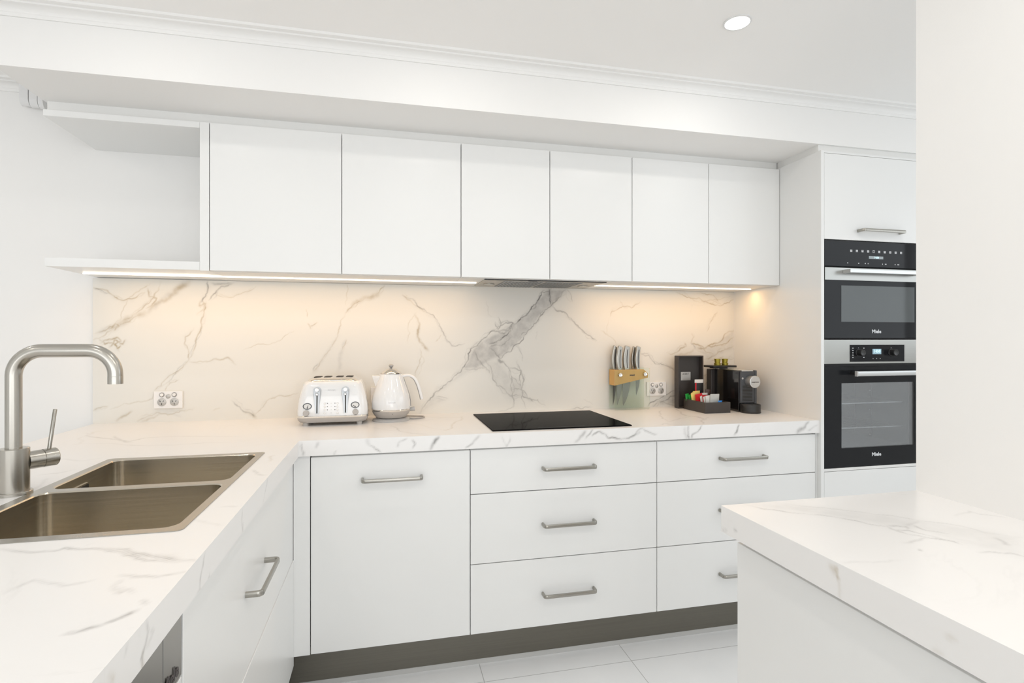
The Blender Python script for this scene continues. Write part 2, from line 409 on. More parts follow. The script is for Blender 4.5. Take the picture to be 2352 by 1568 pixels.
# ------------------------------------------------------------------ veined slabs
rng = np.random.default_rng(7)
def fractal(pts, rough=0.11, levels=4, seed=0):
    r = np.random.default_rng(seed); P = np.array(pts, float)
    for l in range(levels):
        a, b = P[:-1], P[1:]; d = b - a; ln = np.hypot(d[:, 0], d[:, 1])
        nrm = np.stack([-d[:, 1], d[:, 0]], 1); mid = (a + b) / 2 + nrm * (r.uniform(-1, 1, (len(a), 1)) * rough)
        Q = np.empty((len(P) * 2 - 1, 2)); Q[0::2] = P; Q[1::2] = mid; P = Q
    return P

class Field:
    def __init__(s, us, vs):
        s.us, s.vs = us, vs; s.U, s.V = np.meshgrid(us, vs, indexing='ij'); s.c = np.zeros(s.U.shape + (3,)); s.minw = 0.62 * max(us[1] - us[0], vs[1] - vs[0])
    def paint(s, pts, w, st, chan=0, rough=0.11, seed=0, levels=4, w1=None, vary=0.5):
        P = fractal(pts, rough, levels, seed); r = np.random.default_rng(seed + 99); n = len(P) - 1
        k = max(3, n // 5); mod = np.interp(np.linspace(0, k, n), np.arange(k + 1), 1 - vary * r.random(k + 1))
        for i in range(n):
            t = i / max(1, n - 1); wi = w if w1 is None else w + (w1 - w) * t
            wi = max(wi * (0.45 + 0.6 * mod[i]), s.minw); a, b = P[i], P[i + 1]; R = wi * 2.6 + 0.004
            i0 = np.searchsorted(s.us, min(a[0], b[0]) - R); i1 = np.searchsorted(s.us, max(a[0], b[0]) + R)
            j0 = np.searchsorted(s.vs, min(a[1], b[1]) - R); j1 = np.searchsorted(s.vs, max(a[1], b[1]) + R)
            if i1 <= i0 or j1 <= j0: continue
            U = s.U[i0:i1, j0:j1] - a[0]; V = s.V[i0:i1, j0:j1] - a[1]; d = b - a; L2 = max(d @ d, 1e-12)
            q = np.clip((U * d[0] + V * d[1]) / L2, 0, 1); dist = np.hypot(U - q * d[0], V - q * d[1])
            end = min(1.0, 0.25 + 5 * min(t, 1 - t))
            val = st * mod[i] * end * np.exp(-(dist / wi) ** 2)
            blk = s.c[i0:i1, j0:j1, chan]; np.maximum(blk, val, out=blk)
    def fill(s, poly, st, chan=2, soft=0.012, seed=0):
        """soft-edged pale body inside a closed polygon"""
        P = np.array(poly); x, y = s.U, s.V; ins = np.zeros(x.shape, bool); dist = np.full(x.shape, 9.0); n = len(P)
        for i in range(n):
            a, b = P[i], P[(i + 1) % n]
            c = ((a[1] > y) != (b[1] > y)) & (x < (b[0] - a[0]) * (y - a[1]) / (b[1] - a[1] + 1e-12) + a[0]); ins ^= c
            d = b - a; q = np.clip(((x - a[0]) * d[0] + (y - a[1]) * d[1]) / max(d @ d, 1e-12), 0, 1)
            dist = np.minimum(dist, np.hypot(x - a[0] - q * d[0], y - a[1] - q * d[1]))
        val = st * np.where(ins, np.clip(0.35 + dist / soft, 0, 1), 0.35 * np.clip(1 - dist / soft, 0, 1))
        s.c[:, :, chan] = np.maximum(s.c[:, :, chan], val)

def slab_mesh(name, patches, m, parent=None, boxes=()):
    """patches: (origin, U, V, Field, keep) -> one mesh with a 'vein' colour per vertex"""
    V, F, Cc = [], [], []; off = 0
    for O, U, W, fd, keep in patches:
        nu, nv = fd.U.shape; O = np.array(O, float); U = np.array(U, float); W = np.array(W, float)
        P = O + fd.U[..., None] * U + fd.V[..., None] * W
        V.append(P.reshape(-1, 3)); Cc.append(fd.c.reshape(-1, 3))
        idx = np.arange(nu * nv).reshape(nu, nv) + off
        q = np.stack([idx[:-1, :-1], idx[1:, :-1], idx[1:, 1:], idx[:-1, 1:]], -1)
        if keep is not None:
            cu = (fd.U[:-1, :-1] + fd.U[1:, 1:]) / 2; cv = (fd.V[:-1, :-1] + fd.V[1:, 1:]) / 2; q = q[keep(cu, cv)]
        F.append(q.reshape(-1, 4)); off += nu * nv
    for (x0, x1, y0, y1, z0, z1) in boxes:
        V.append(np.array([(x0, y0, z0), (x1, y0, z0), (x1, y1, z0), (x0, y1, z0), (x0, y0, z1), (x1, y0, z1), (x1, y1, z1), (x0, y1, z1)])); Cc.append(np.zeros((8, 3)))
        F.append(np.array([(0, 3, 2, 1), (4, 5, 6, 7), (0, 1, 5, 4), (1, 2, 6, 5), (2, 3, 7, 6), (3, 0, 4, 7)]) + off); off += 8
    V = np.concatenate(V); F = np.concatenate(F); Cc = np.concatenate(Cc)
    used = np.zeros(len(V), bool); used[F.ravel()] = True; remap = np.cumsum(used) - 1; V = V[used]; Cc = Cc[used]; F = remap[F]
    me = bpy.data.meshes.new(name); me.vertices.add(len(V)); me.vertices.foreach_set('co', V.astype(np.float32).ravel())
    me.loops.add(F.size); me.loops.foreach_set('vertex_index', F.astype(np.int32).ravel())
    me.polygons.add(len(F)); me.polygons.foreach_set('loop_start', (np.arange(len(F)) * 4).astype(np.int32)); me.polygons.foreach_set('loop_total', np.full(len(F), 4, np.int32))
    me.update(calc_edges=True)
    at = me.color_attributes.new('vein', 'FLOAT_COLOR', 'POINT'); C4 = np.ones((len(V), 4), np.float32); C4[:, :3] = np.clip(Cc, 0, 1); at.data.foreach_set('color', C4.ravel())
    me.materials.append(m); o = bpy.data.objects.new(name, me); COL.objects.link(o)
    if parent is not None: put(o, parent)
    return o

# a photographed point (image coordinates) carried onto a real plane of the room, so each vein lies where the stone has it
_S, _C = math.sin(CAM_YAW), math.cos(CAM_YAW)
def _ray(u, v):
    x = (u - 1176) / CAM_F; return (_S + x * _C, _C - x * _S, -(v - CAM_CY) / CAM_F)
def on_y(u, v, Y):
    d = _ray(u, v); t = (Y - CAM_POS[1]) / d[1]; return (t * d[0], CAM_POS[2] + t * d[2])
def on_x(u, v, X):
    d = _ray(u, v); t = X / d[0]; return (CAM_POS[1] + t * d[1], CAM_POS[2] + t * d[2])
def on_z(u, v, Z):
    d = _ray(u, v); t = (Z - CAM_POS[2]) / d[2]; return (t * d[0], CAM_POS[1] + t * d[1])

def za(pts, f=None, ox=200, oy=620, k=2.94, fn=None):
    fn = fn or (lambda u, v: on_y(u, v, 0.0)); return [fn(ox + x / k, oy + y / k) for x, y in pts]

f = Field(np.linspace(XW, XP, 1150), np.linspace(ZC, ZUB - 0.003, 232))
A_ = lambda p: za(p)
B_ = lambda p: za(p, ox=900, k=2.868)
VA = [  # left part: (points, width, strength, channel, end width)
 ([(700, 70), (600, 140), (490, 215), (410, 285)], .014, .42, 1, .008), ([(700, 70), (600, 140), (490, 215), (410, 285)], .016, .30, 2, .010),
 ([(410, 290), (290, 345), (170, 400), (45, 470)], .005, .42, 1, .003), ([(410, 285), (330, 300), (230, 350), (120, 410)], .012, .25, 1, .014),
 ([(500, 75), (450, 185), (400, 230), (300, 320), (190, 370), (120, 410), (45, 430)], .003, .38, 1, .003),
 ([(430, 90), (380, 120), (270, 205), (230, 330), (150, 400)], .003, .25, 1, .002), ([(410, 120), (420, 180), (470, 190), (400, 260)], .003, .42, 1, .003),
 ([(45, 118), (110, 130), (160, 160), (240, 205), (320, 190), (390, 150)], .003, .55, 1, .002), ([(45, 125), (90, 135), (160, 165)], .002, .40, 0, .002),
 ([(90, 495), (140, 470), (200, 455), (230, 480), (190, 500), (215, 540)], .004, .60, 1, .003), ([(150, 520), (185, 470), (240, 500), (260, 470)], .004, .55, 1, .003),
 ([(150, 400), (190, 360), (215, 380), (180, 410)], .005, .55, 1, .004), ([(85, 470), (120, 500), (165, 490), (205, 530), (235, 500)], .003, .55, 1, .003), ([(60, 440), (200, 380), (290, 340)], .010, .22, 2, .012),
 ([(812, 72), (812, 150), (785, 190), (775, 215)], .003, .60, 0, .003), ([(775, 200), (800, 240), (790, 290), (775, 380), (735, 490), (690, 600)], .003, .42, 1, .003), ([(775, 380), (735, 490), (700, 590)], .0022, .28, 0, .002),
 ([(690, 600), (650, 650), (560, 710), (500, 780), (455, 812)], .003, .38, 1, .002), ([(690, 600), (600, 690), (520, 770)], .003, .20, 0, .002),
 ([(770, 200), (760, 240), (800, 225), (790, 260), (740, 300)], .005, .30, 1, .003),
 ([(720, 395), (665, 450), (660, 500), (690, 560), (690, 620)], .003, .38, 1, .002),
 ([(690, 620), (780, 620), (870, 600), (950, 590), (1005, 640)], .003, .35, 1, .004), ([(820, 205), (870, 150), (905, 110), (985, 90)], .003, .50, 0, .004), ([(840, 90), (900, 95), (990, 85)], .006, .30, 0, .004),
 ([(870, 165), (930, 180), (1040, 160), (1140, 110)], .0025, .34, 1, .002), ([(1050, 545), (1150, 500), (1260, 492), (1330, 450), (1400, 410)], .0022, .28, 1, .0015),
 ([(1480, 265), (1490, 320)], .003, .25, 1, .002), ([(1490, 360), (1510, 400)], .003, .3, 1, .002), ([(1505, 378), (1530, 370), (1555, 352)], .003, .35, 1, .002),
 ([(2010, 103), (1960, 160), (1850, 210), (1770, 260), (1745, 290)], .003, .55, 1, .003), ([(1980, 150), (1870, 190), (1790, 245)], .013, .32, 1, .008),
 ([(1745, 290), (1700, 400), (1680, 470), (1640, 540), (1570, 630), (1525, 690)], .003, .32, 1, .003), ([(1690, 460), (1620, 560), (1560, 640), (1520, 710)], .010, .22, 2, .012), ([(1560, 630), (1525, 680)], .003, .35, 0, .003),
 ([(1755, 95), (1762, 130), (1750, 240)], .0022, .25, 1, .002), ([(1750, 470), (1720, 540), (1705, 620), (1690, 700)], .008, .28, 2, .010), ([(1750, 470), (1722, 540)], .0025, .3, 1, .002),
 ([(975, 880), (1040, 940), (1110, 970), (1130, 992)], .003, .40, 0, .003), ([(1130, 985), (1180, 930), (1230, 870), (1300, 845), (1350, 850), (1425, 830)], .0026, .34, 1, .002), ([(1060, 955), (1140, 1000)], .008, .2, 1, .008),
 ([(45, 945), (90, 930), (140, 920)], .003, .35, 1, .003), ([(200, 1020), (250, 985), (305, 955)], .006, .40, 1, .004), ([(340, 1020), (400, 990), (470, 960), (620, 960), (715, 945)], .004, .34, 1, .002), ([(370, 1020), (430, 1000), (490, 975)], .006, .35, 1, .004),
 ([(455, 812), (440, 870), (250, 900), (160, 940)], .003, .22, 1, .002), ([(620, 740), (560, 760), (530, 820)], .0025, .35, 1, .002), ([(850, 950), (900, 930)], .004, .12, 1, .003), ([(480, 940), (640, 990)], .008, .15, 2, .006),
]
def paint_vein(pts, w_, s_, ch, w1, seed, rough):
    f.paint(pts, w_ * 0.88, s_ * 1.1, ch, seed=seed, w1=w1, rough=rough)
    if s_ >= 0.3 and w_ < 0.007:      # companions: a fine parallel hairline and a pale bleed beside it
        r = np.random.default_rng(seed + 5000); a = r.uniform(-0.011, 0.011, 2); b = r.uniform(-0.011, 0.011, 2); n = len(pts)
        f.paint([(x + a[0] * (1 - q / n) + b[0] * q / n, y + a[1] * (1 - q / n) + b[1] * q / n) for q, (x, y) in enumerate(pts)], 0.0022, s_ * 0.42, ch, seed=seed + 300, rough=rough * 1.3, vary=0.9)
        f.paint([(x + a[0] * .5, y + a[1] * .5) for x, y in pts], 0.010, s_ * 0.24, 2, seed=seed + 600, rough=rough, vary=0.9)
for i, (p, w_, s_, ch, w1) in enumerate(VA): paint_vein(A_(p), w_, s_, ch, w1, i + 1, 0.13)
band = [(1020, 128), (960, 200), (900, 270), (800, 350), (720, 400), (600, 460), (540, 510), (490, 610), (470, 650), (560, 650), (640, 600), (740, 560), (820, 490), (870, 430), (930, 370), (980, 300), (1050, 235), (1100, 190), (1150, 128)]
f.fill(B_(band), 0.50, 2, 0.016)
f.fill(B_([(470, 650), (380, 735), (290, 800), (240, 860), (190, 940), (260, 900), (370, 850), (290, 830), (400, 740), (540, 650)]), 0.20, 2, 0.014)
f.fill(B_([(610, 590), (700, 600), (780, 700), (860, 720), (870, 830), (780, 860), (700, 770), (650, 700)]), 0.24, 2, 0.02)
f.fill(B_([(1700, 905), (1760, 850), (1880, 780), (1880, 880)]), 0.30, 2, 0.015)
f.fill(B_([(1990, 500), (2100, 500), (2250, 400), (2250, 520), (2080, 600), (2060, 560)]), 0.22, 2, 0.015)
VB = [
 ([(70, 165), (180, 245), (290, 320), (340, 410), (365, 465), (400, 500), (480, 485)], .0028, .48, 0, .002), ([(70, 165), (130, 210), (230, 280)], .004, .3, 1, .002),
 ([(150, 290), (180, 370), (170, 440), (215, 500), (240, 530)], .006, .50, 1, .006), ([(160, 280), (110, 350), (105, 480)], .003, .2, 1, .002), ([(185, 520), (180, 620), (155, 700)], .0025, .35, 1, .002), ([(195, 490), (235, 530)], .006, .4, 1, .006), ([(290, 470), (330, 425)], .003, .25, 1, .002),
 ([(1050, 122), (985, 145), (950, 220), (900, 280), (840, 330), (800, 355)], .0032, .85, 0, .003), ([(800, 350), (780, 400), (700, 465), (640, 490)], .0028, .75, 0, .003),
 ([(800, 355), (720, 400), (670, 400), (600, 455), (545, 505), (490, 610), (460, 660), (400, 715), (340, 760), (290, 800), (250, 855), (190, 940)], .003, .62, 0, .003),
 ([(1150, 125), (1090, 195), (1050, 235), (980, 300), (930, 370), (870, 430), (820, 490), (740, 555), (700, 605)], .003, .60, 0, .002),
 ([(1035, 122), (1040, 190), (1055, 235)], .0045, .80, 0, .003), ([(1055, 240), (1090, 272), (1130, 275), (1200, 340), (1260, 400), (1320, 450), (1350, 465)], .0026, .50, 0, .003), ([(1060, 225), (1085, 185)], .003, .5, 0, .002), ([(1080, 268), (1120, 275)], .004, .6, 0, .003),
 ([(1150, 125), (1190, 210)], .0025, .3, 0, .002), ([(640, 510), (690, 560), (720, 600), (770, 650), (790, 740), (790, 830), (800, 905)], .003, .50, 0, .002), ([(640, 510), (720, 500), (790, 440)], .003, .35, 0, .002),
 ([(820, 600), (850, 680), (860, 790), (900, 850), (1010, 892)], .003, .48, 0, .002), ([(610, 590), (660, 680), (690, 760), (780, 830), (860, 830)], .003, .45, 0, .002), ([(540, 520), (570, 590), (620, 640), (650, 690)], .0028, .4, 0, .002),
 ([(470, 655), (560, 655), (620, 640)], .0028, .4, 0, .002), ([(770, 650), (850, 660), (870, 720), (850, 790), (780, 780)], .0035, .42, 0, .003), ([(790, 700), (850, 760), (880, 905)], .0028, .42, 0, .002), ([(860, 830), (930, 865)], .004, .6, 0, .003),
 ([(700, 310), (720, 360), (700, 390), (680, 340)], .0025, .5, 0, .002), ([(690, 385), (750, 345), (800, 350), (770, 400), (690, 395)], .003, .6, 0, .003), ([(660, 400), (740, 420), (790, 370)], .003, .5, 0, .003), ([(850, 430), (900, 400)], .003, .5, 0, .002), ([(700, 590), (740, 610)], .008, .45, 0, .006),
 ([(810, 480), (850, 540), (860, 600)], .0025, .35, 0, .002), ([(290, 830), (370, 845)], .0025, .3, 0, .002), ([(700, 930), (800, 890)], .0025, .25, 0, .002), ([(620, 200), (635, 290), (660, 310)], .003, .15, 0, .002), ([(960, 400), (950, 460)], .003, .12, 0, .002),
 ([(1440, 305), (1450, 270), (1520, 240), (1580, 250), (1640, 210)], .0025, .38, 1, .002), ([(1505, 200), (1530, 240)], .0025, .2, 1, .002), ([(1380, 400), (1440, 440), (1480, 492)], .004, .22, 1, .003), ([(1640, 552), (1690, 560), (1750, 620), (1830, 640), (1885, 672)], .0028, .48, 0, .002), ([(1640, 552), (1690, 548)], .004, .4, 0, .003),
 ([(1430, 320), (1420, 420), (1450, 450)], .003, .15, 1, .002), ([(1820, 550), (1880, 540), (1940, 500), (1930, 480)], .003, .45, 1, .005), ([(1970, 480), (2010, 490), (2060, 520), (2150, 480), (2250, 400)], .004, .55, 1, .004), ([(2000, 515), (2080, 500), (2180, 490), (2252, 440)], .0035, .50, 1, .003),
 ([(2060, 590), (2150, 540), (2252, 500)], .0035, .45, 1, .003), ([(2100, 600), (2160, 580), (2252, 582)], .003, .40, 1, .002), ([(1990, 480), (2070, 540), (2130, 560)], .003, .35, 1, .002), ([(1970, 480), (1990, 440), (1975, 420)], .004, .3, 1, .003), ([(1970, 485), (2000, 520)], .004, .3, 0, .003), ([(1880, 560), (1990, 520)], .008, .2, 1, .006),
 ([(1870, 145), (1960, 180), (2080, 215), (2180, 230), (2252, 195)], .003, .50, 1, .002), ([(2010, 155), (2120, 165), (2150, 210)], .0028, .4, 1, .002), ([(2145, 280), (2100, 340), (2075, 405)], .0026, .42, 1, .002), ([(2050, 200), (2252, 180)], .003, .2, 1, .002),
 ([(1680, 902), (1760, 850), (1872, 785)], .0035, .60, 0, .003), ([(1720, 902), (1800, 860), (1880, 825)], .0032, .5, 0, .003), ([(1740, 870), (1860, 900)], .0028, .4, 0, .002), ([(1180, 912), (1320, 902)], .003, .35, 0, .002), ([(1260, 850), (1330, 890)], .003, .12, 0, .002),
 ([(2100, 700), (2060, 760), (1990, 800)], .003, .4, 1, .002), ([(2050, 700), (2130, 650)], .003, .4, 1, .002),
]
for i, (p, w_, s_, ch, w1) in enumerate(VB): paint_vein(B_(p), w_, s_, ch, w1, i + 201, 0.15)
spl = slab_mesh('splashback', [((0, 0, 0), (1, 0, 0), (0, 0, 1), f, None)], M_MARBLE_SHADED, boxes=[(XW, XP, 0.0005, 0.0115, ZC, ZUB - 0.003)])
tag(spl, 'white marble-look splashback with grey and gold veins behind the worktop', 'splashback')

# worktop: one continuous L of veined slab with a cut-out for the sink
SX0, SX1, SY0, SY1 = -0.812, -0.374, -1.532, -0.797
YEND = -3.4
def grid(a, b, step, extra=()):
    n = int(round((b - a) / step)); g = list(np.linspace(a, b, n + 1))
    for e in extra:
        k = int(np.argmin([abs(q - e) for q in g])); g[k] = e
    return np.array(g)
xs = grid(XW, XP, 0.0055, (SX0 + 0.006, SX1 - 0.006, XC)); ys = grid(YEND, 0.0, 0.0055, (SY0 + 0.006, SY1 - 0.006, YC))
ft = Field(xs, ys)
T = lambda p, ox, oy, k: za(p, ox=ox, oy=oy, k=k, fn=lambda u, v: on_z(u, v, ZC))
TV = [
 (T([(1000, 1060), (1050, 1080), (1110, 1130), (1180, 1150), (1300, 1160), (1390, 1205)], 1360, 740, 5.345), .004, .45, 0, .004), (T([(860, 1075), (850, 1130), (860, 1180), (920, 1210)], 1360, 740, 5.345), .003, .30, 0, .002),
 (T([(920, 1225), (1050, 1190), (1200, 1150)], 1360, 740, 5.345), .004, .25, 0, .003), (T([(780, 1270), (900, 1240), (1000, 1260), (1300, 1265)], 1360, 740, 5.345), .003, .18, 0, .002), (T([(1350, 1250), (1400, 1190), (1440, 1160)], 1360, 740, 5.345), .003, .25, 0, .002),
 (T([(580, 705), (650, 735), (760, 745), (900, 765), (1000, 740), (1300, 728), (1700, 735)], 0, 760, 3.016), .004, .35, 0, .003), (T([(790, 725), (830, 750), (920, 775)], 0, 760, 3.016), .004, .3, 0, .003), (T([(560, 775), (900, 790), (1200, 790), (1600, 770)], 0, 760, 3.016), .003, .16, 0, .002),
 (T([(500, 790), (560, 780), (640, 700), (880, 680)], 0, 760, 3.016), .003, .16, 1, .002), (T([(380, 880), (560, 900), (700, 880)], 0, 760, 3.016), .003, .14, 0, .002), (T([(250, 1000), (400, 985), (520, 960)], 0, 760, 3.016), .003, .16, 0, .002), (T([(210, 1100), (300, 1050), (330, 1020)], 0, 760, 3.016), .003, .18, 0, .002),
 (T([(0, 1505), (120, 1525), (260, 1530), (400, 1520), (450, 1500), (700, 1510), (940, 1560), (1010, 1590), (1300, 1600)], 0, 760, 3.016), .0035, .38, 0, .003), (T([(870, 1520), (1000, 1560), (1250, 1545)], 0, 760, 3.016), .005, .18, 2, .005),
 (T([(1740, 960), (1780, 990), (1840, 1000)], 0, 760, 3.016), .003, .28, 0, .002), (T([(1850, 910), (1870, 870), (1900, 860)], 0, 760, 3.016), .003, .25, 1, .002), (T([(1540, 1215), (1640, 1215)], 0, 760, 3.016), .002, .22, 0, .002), (T([(1350, 1300), (1440, 1330), (1540, 1350)], 0, 760, 3.016), .003, .12, 0, .002),
 (T([(0, 250), (220, 255), (370, 305), (480, 330), (600, 345), (720, 368), (900, 372)], 240, 1200, 4.26), .0038, .42, 0, .003), (T([(350, 300), (620, 325), (740, 350)], 240, 1200, 4.26), .006, .2, 2, .005), (T([(0, 990), (80, 960), (200, 910), (320, 850)], 240, 1200, 4.26), .0035, .42, 0, .004), (T([(-400, 1090), (-200, 1050), (0, 995)], 240, 1200, 4.26), .0035, .42, 0, .004),
 (T([(140, 510), (230, 515), (300, 530), (400, 520), (520, 530), (680, 500), (830, 470)], 240, 1200, 4.26), .002, .28, 0, .002), (T([(90, 600), (150, 690), (230, 650), (300, 690)], 240, 1200, 4.26), .002, .22, 0, .002), (T([(180, 550), (90, 620), (160, 640), (260, 655)], 240, 1200, 4.26), .0025, .16, 0, .002), (T([(380, 750), (420, 800)], 240, 1200, 4.26), .003, .2, 0, .002),
 (T([(-1000, 700), (-700, 560), (-400, 620), (-100, 560)], 240, 1200, 4.26), .003, .2, 0, .002),
 (T([(470, 960), (420, 1000), (400, 1040), (340, 1060)], 900, 620, 2.868), .003, .3, 1, .002), (T([(150, 960), (330, 970), (470, 970)], 900, 620, 2.868), .002, .22, 1, .002), (T([(20, 1000), (200, 1020), (380, 1060)], 900, 620, 2.868), .002, .15, 1, .002),
 (T([(1300, 1130), (1480, 1210), (1600, 1230), (1800, 1240)], 640, 760, 5.228), .003, .22, 0, .002), (T([(1000, 1130), (1500, 1200)], 640, 760, 5.228), .003, .10, 0, .002), (T([(1200, 1060), (1700, 1080), (2050, 1040)], 640, 760, 5.228), .003, .14, 0, .002),
]
for i, (p, w_, s_, ch, w1) in enumerate(TV): ft.paint(p, w_, s_, ch, seed=i + 501, w1=w1, rough=0.10)
def keep_top(u, v):
    L = (v > YC) | (u < XC)
    hole = (u > SX0 + 0.006) & (u < SX1 - 0.006) & (v > SY0 + 0.006) & (v < SY1 - 0.006)
    return L & ~hole
ff = Field(grid(XC, XP, 0.005), grid(ZCB, ZC, 0.0045))
Fy = lambda p, ox, oy, k: za(p, ox=ox, oy=oy, k=k, fn=lambda u, v: on_y(u, v, YC))
FV = [
 (Fy([(0, 1390), (45, 1360), (90, 1340), (130, 1365), (200, 1420), (290, 1420), (380, 1430), (510, 1390), (560, 1330), (620, 1300)], 1360, 740, 5.345), .003, .65, 0, .004), (Fy([(620, 1300), (700, 1350), (800, 1370)], 1360, 740, 5.345), .003, .3, 0, .002), (Fy([(520, 1390), (590, 1345)], 1360, 740, 5.345), .006, .35, 2, .005), (Fy([(-80, 1430), (20, 1300)], 1360, 740, 5.345), .003, .4, 0, .003),
 (Fy([(1180, 1265), (1180, 1340), (1190, 1430)], 1360, 740, 5.345), .006, .6, 0, .004), (Fy([(1140, 1290), (1165, 1430)], 1360, 740, 5.345), .008, .3, 2, .006), (Fy([(1350, 1265), (1300, 1340), (1235, 1370), (1220, 1430)], 1360, 740, 5.345), .004, .45, 0, .003), (Fy([(1800, 1255), (1785, 1310), (1750, 1370)], 1360, 740, 5.345), .003, .7, 0, .003), (Fy([(1790, 1330), (1740, 1390)], 1360, 740, 5.345), .006, .35, 2, .004),
 (Fy([(1410, 1370), (1375, 1420), (1310, 1475)], 1480, 600, 3.733), .007, .45, 0, .009), (Fy([(1490, 1400), (1400, 1450)], 1480, 600, 3.733), .004, .2, 0, .004),
 (Fy([(400, 65), (440, 165), (470, 80)], 1040, 980, 3.564), .004, .22, 0, .003), (Fy([(100, 180), (170, 120), (220, 70)], 1040, 980, 3.564), .003, .35, 0, .006), (Fy([(1000, 130), (1090, 30)], 1040, 980, 3.564), .007, .3, 0, .006),
 (Fy([(1925, 1265), (1870, 1340), (1825, 1430)], 640, 760, 5.228), .007, .5, 0, .006), (Fy([(1090, 1370), (1170, 1420), (1230, 1470)], 640, 760, 5.228), .003, .5, 0, .003), (Fy([(1090, 1370), (1060, 1310)], 640, 760, 5.228), .006, .25, 0, .008), (Fy([(1430, 1390), (1450, 1330), (1540, 1290)], 640, 760, 5.228), .005, .3, 0, .003), (Fy([(1600, 1310), (1640, 1350), (1610, 1410)], 640, 760, 5.228), .003, .35, 0, .003), (Fy([(690, 1440), (660, 1500)], 640, 760, 5.228), .003, .25, 0, .003), (Fy([(270, 1340), (300, 1500)], 640, 760, 5.228), .003, .3, 0, .005), (Fy([(470, 1340), (450, 1400)], 640, 760, 5.228), .008, .22, 0, .005),
]
for i, (p, w_, s_, ch, w1) in enumerate(FV): ff.paint(p, w_ * 0.8, s_ * 1.15, ch, seed=i + 701, w1=w1, rough=0.12, levels=3)
fp = Field(grid(YEND, YC, 0.004), grid(ZCB, ZC, 0.0045))
Fx = lambda p, ox, oy, k: za(p, ox=ox, oy=oy, k=k, fn=lambda u, v: on_x(u, v, XC))
PV = [
 (Fx([(985, 290), (965, 420), (935, 560), (935, 670), (900, 715)], 240, 1200, 4.26), .0025, .35, 0, .003), (Fx([(1030, 500), (1015, 560)], 240, 1200, 4.26), .002, .25, 0, .002), (Fx([(410, 975), (430, 1060), (400, 1200), (360, 1330), (375, 1420)], 240, 1200, 4.26), .0025, .40, 0, .002), (Fx([(450, 1060), (480, 1060), (440, 1160), (390, 1230)], 240, 1200, 4.26), .003, .25, 0, .002),
 (Fx([(380, 1260), (380, 1440)], 240, 1200, 4.26), .004, .25, 1, .004), (Fx([(40, 1480), (90, 1540)], 240, 1200, 4.26), .006, .2, 1, .004), (Fx([(220, 1200), (200, 1300)], 240, 1200, 4.26), .003, .15, 0, .002), (Fx([(1355, 0), (1355, 80)], 240, 1200, 4.26), .002, .22, 0, .002),
 (Fx([(1855, 1020), (1840, 1100), (1820, 1190)], 0, 760, 3.016), .0018, .3, 0, .002), (Fx([(1680, 1240), (1675, 1330), (1685, 1400)], 0, 760, 3.016), .0018, .35, 0, .002),
]
for i, (p, w_, s_, ch, w1) in enumerate(PV): fp.paint(p, w_, s_, ch, seed=i + 801, w1=w1, rough=0.12, levels=3)
wk = slab_mesh('worktop', [((0, 0, ZC), (1, 0, 0), (0, 1, 0), ft, keep_top), ((0, YC, 0), (1, 0, 0), (0, 0, 1), ff, None), ((XC, 0, 0), (0, 1, 0), (0, 0, 1), fp, None)],
    M_MARBLE, boxes=[(XW, XP, YC + 0.0005, 0.0, ZCB, ZC - 0.012), (XW, SX0, YEND, YC, ZCB, ZC - 0.0005), (SX1, XC - 0.0005, YEND, YC, ZCB, ZC - 0.012), (SX0, SX1, SY1 + 0.004, YC, ZCB, ZC - 0.012), (SX0, SX1, YEND, SY0 - 0.004, ZCB, ZC - 0.012)])
tag(wk, 'L-shaped white worktop with fine grey veins, carrying the sink and cooktop', 'worktop')

# island worktop
fi = Field(grid(XI, XR, 0.0035), grid(-3.5, YI, 0.004))
I_ = lambda p: za(p, ox=1600, oy=1000, k=2.76, fn=lambda u, v: on_z(u, v, ZC))
fi.fill(I_([(560, 430), (900, 470), (1100, 490), (1320, 520), (1600, 560), (2076, 640), (2076, 770), (1750, 700), (1400, 600), (1210, 575), (870, 515), (600, 480), (330, 440)]), 0.13, 2, 0.03)
IV = [([(300, 438), (420, 465), (560, 482), (720, 500), (870, 515), (1050, 550), (1210, 578), (1240, 595), (1340, 600), (1500, 640), (1700, 680)], .0022, .36, 0, .002), ([(1240, 590), (1340, 625), (1480, 650), (1620, 670), (1680, 690)], .002, .4, 0, .002),
 ([(560, 430), (700, 450), (900, 468), (1080, 490), (1120, 498), (1320, 522), (1600, 560), (2076, 650)], .002, .22, 0, .002), ([(1380, 570), (1450, 600), (1600, 622)], .002, .4, 0, .002), ([(1210, 572), (1330, 578), (1340, 590)], .002, .4, 0, .002), ([(1900, 650), (1960, 690), (1985, 690)], .003, .35, 0, .003), ([(1780, 740), (1900, 740), (2000, 745), (2080, 768)], .0022, .3, 0, .002),
 ([(1640, 510), (1730, 480), (1800, 500), (1960, 520)], .0022, .22, 0, .002), ([(930, 805), (1050, 800), (1300, 790)], .0025, .16, 0, .002), ([(1310, 680), (1430, 650), (1560, 655)], .0022, .25, 0, .002), ([(1320, 570), (1420, 540), (1500, 545)], .003, .2, 0, .002), ([(1415, 720), (1416, 730)], .002, .4, 0, .002)]
for i, (p, w_, s_, ch, w1) in enumerate(IV): fi.paint(I_(p), w_ * 1.5, s_ * 0.85, ch, seed=i + 901, w1=w1, rough=0.12)
fe = Field(grid(-3.5, YI, 0.004), grid(ZCB, ZC, 0.0045))
Ie = lambda p: za(p, ox=1600, oy=1000, k=2.76, fn=lambda u, v: on_x(u, v, XI))
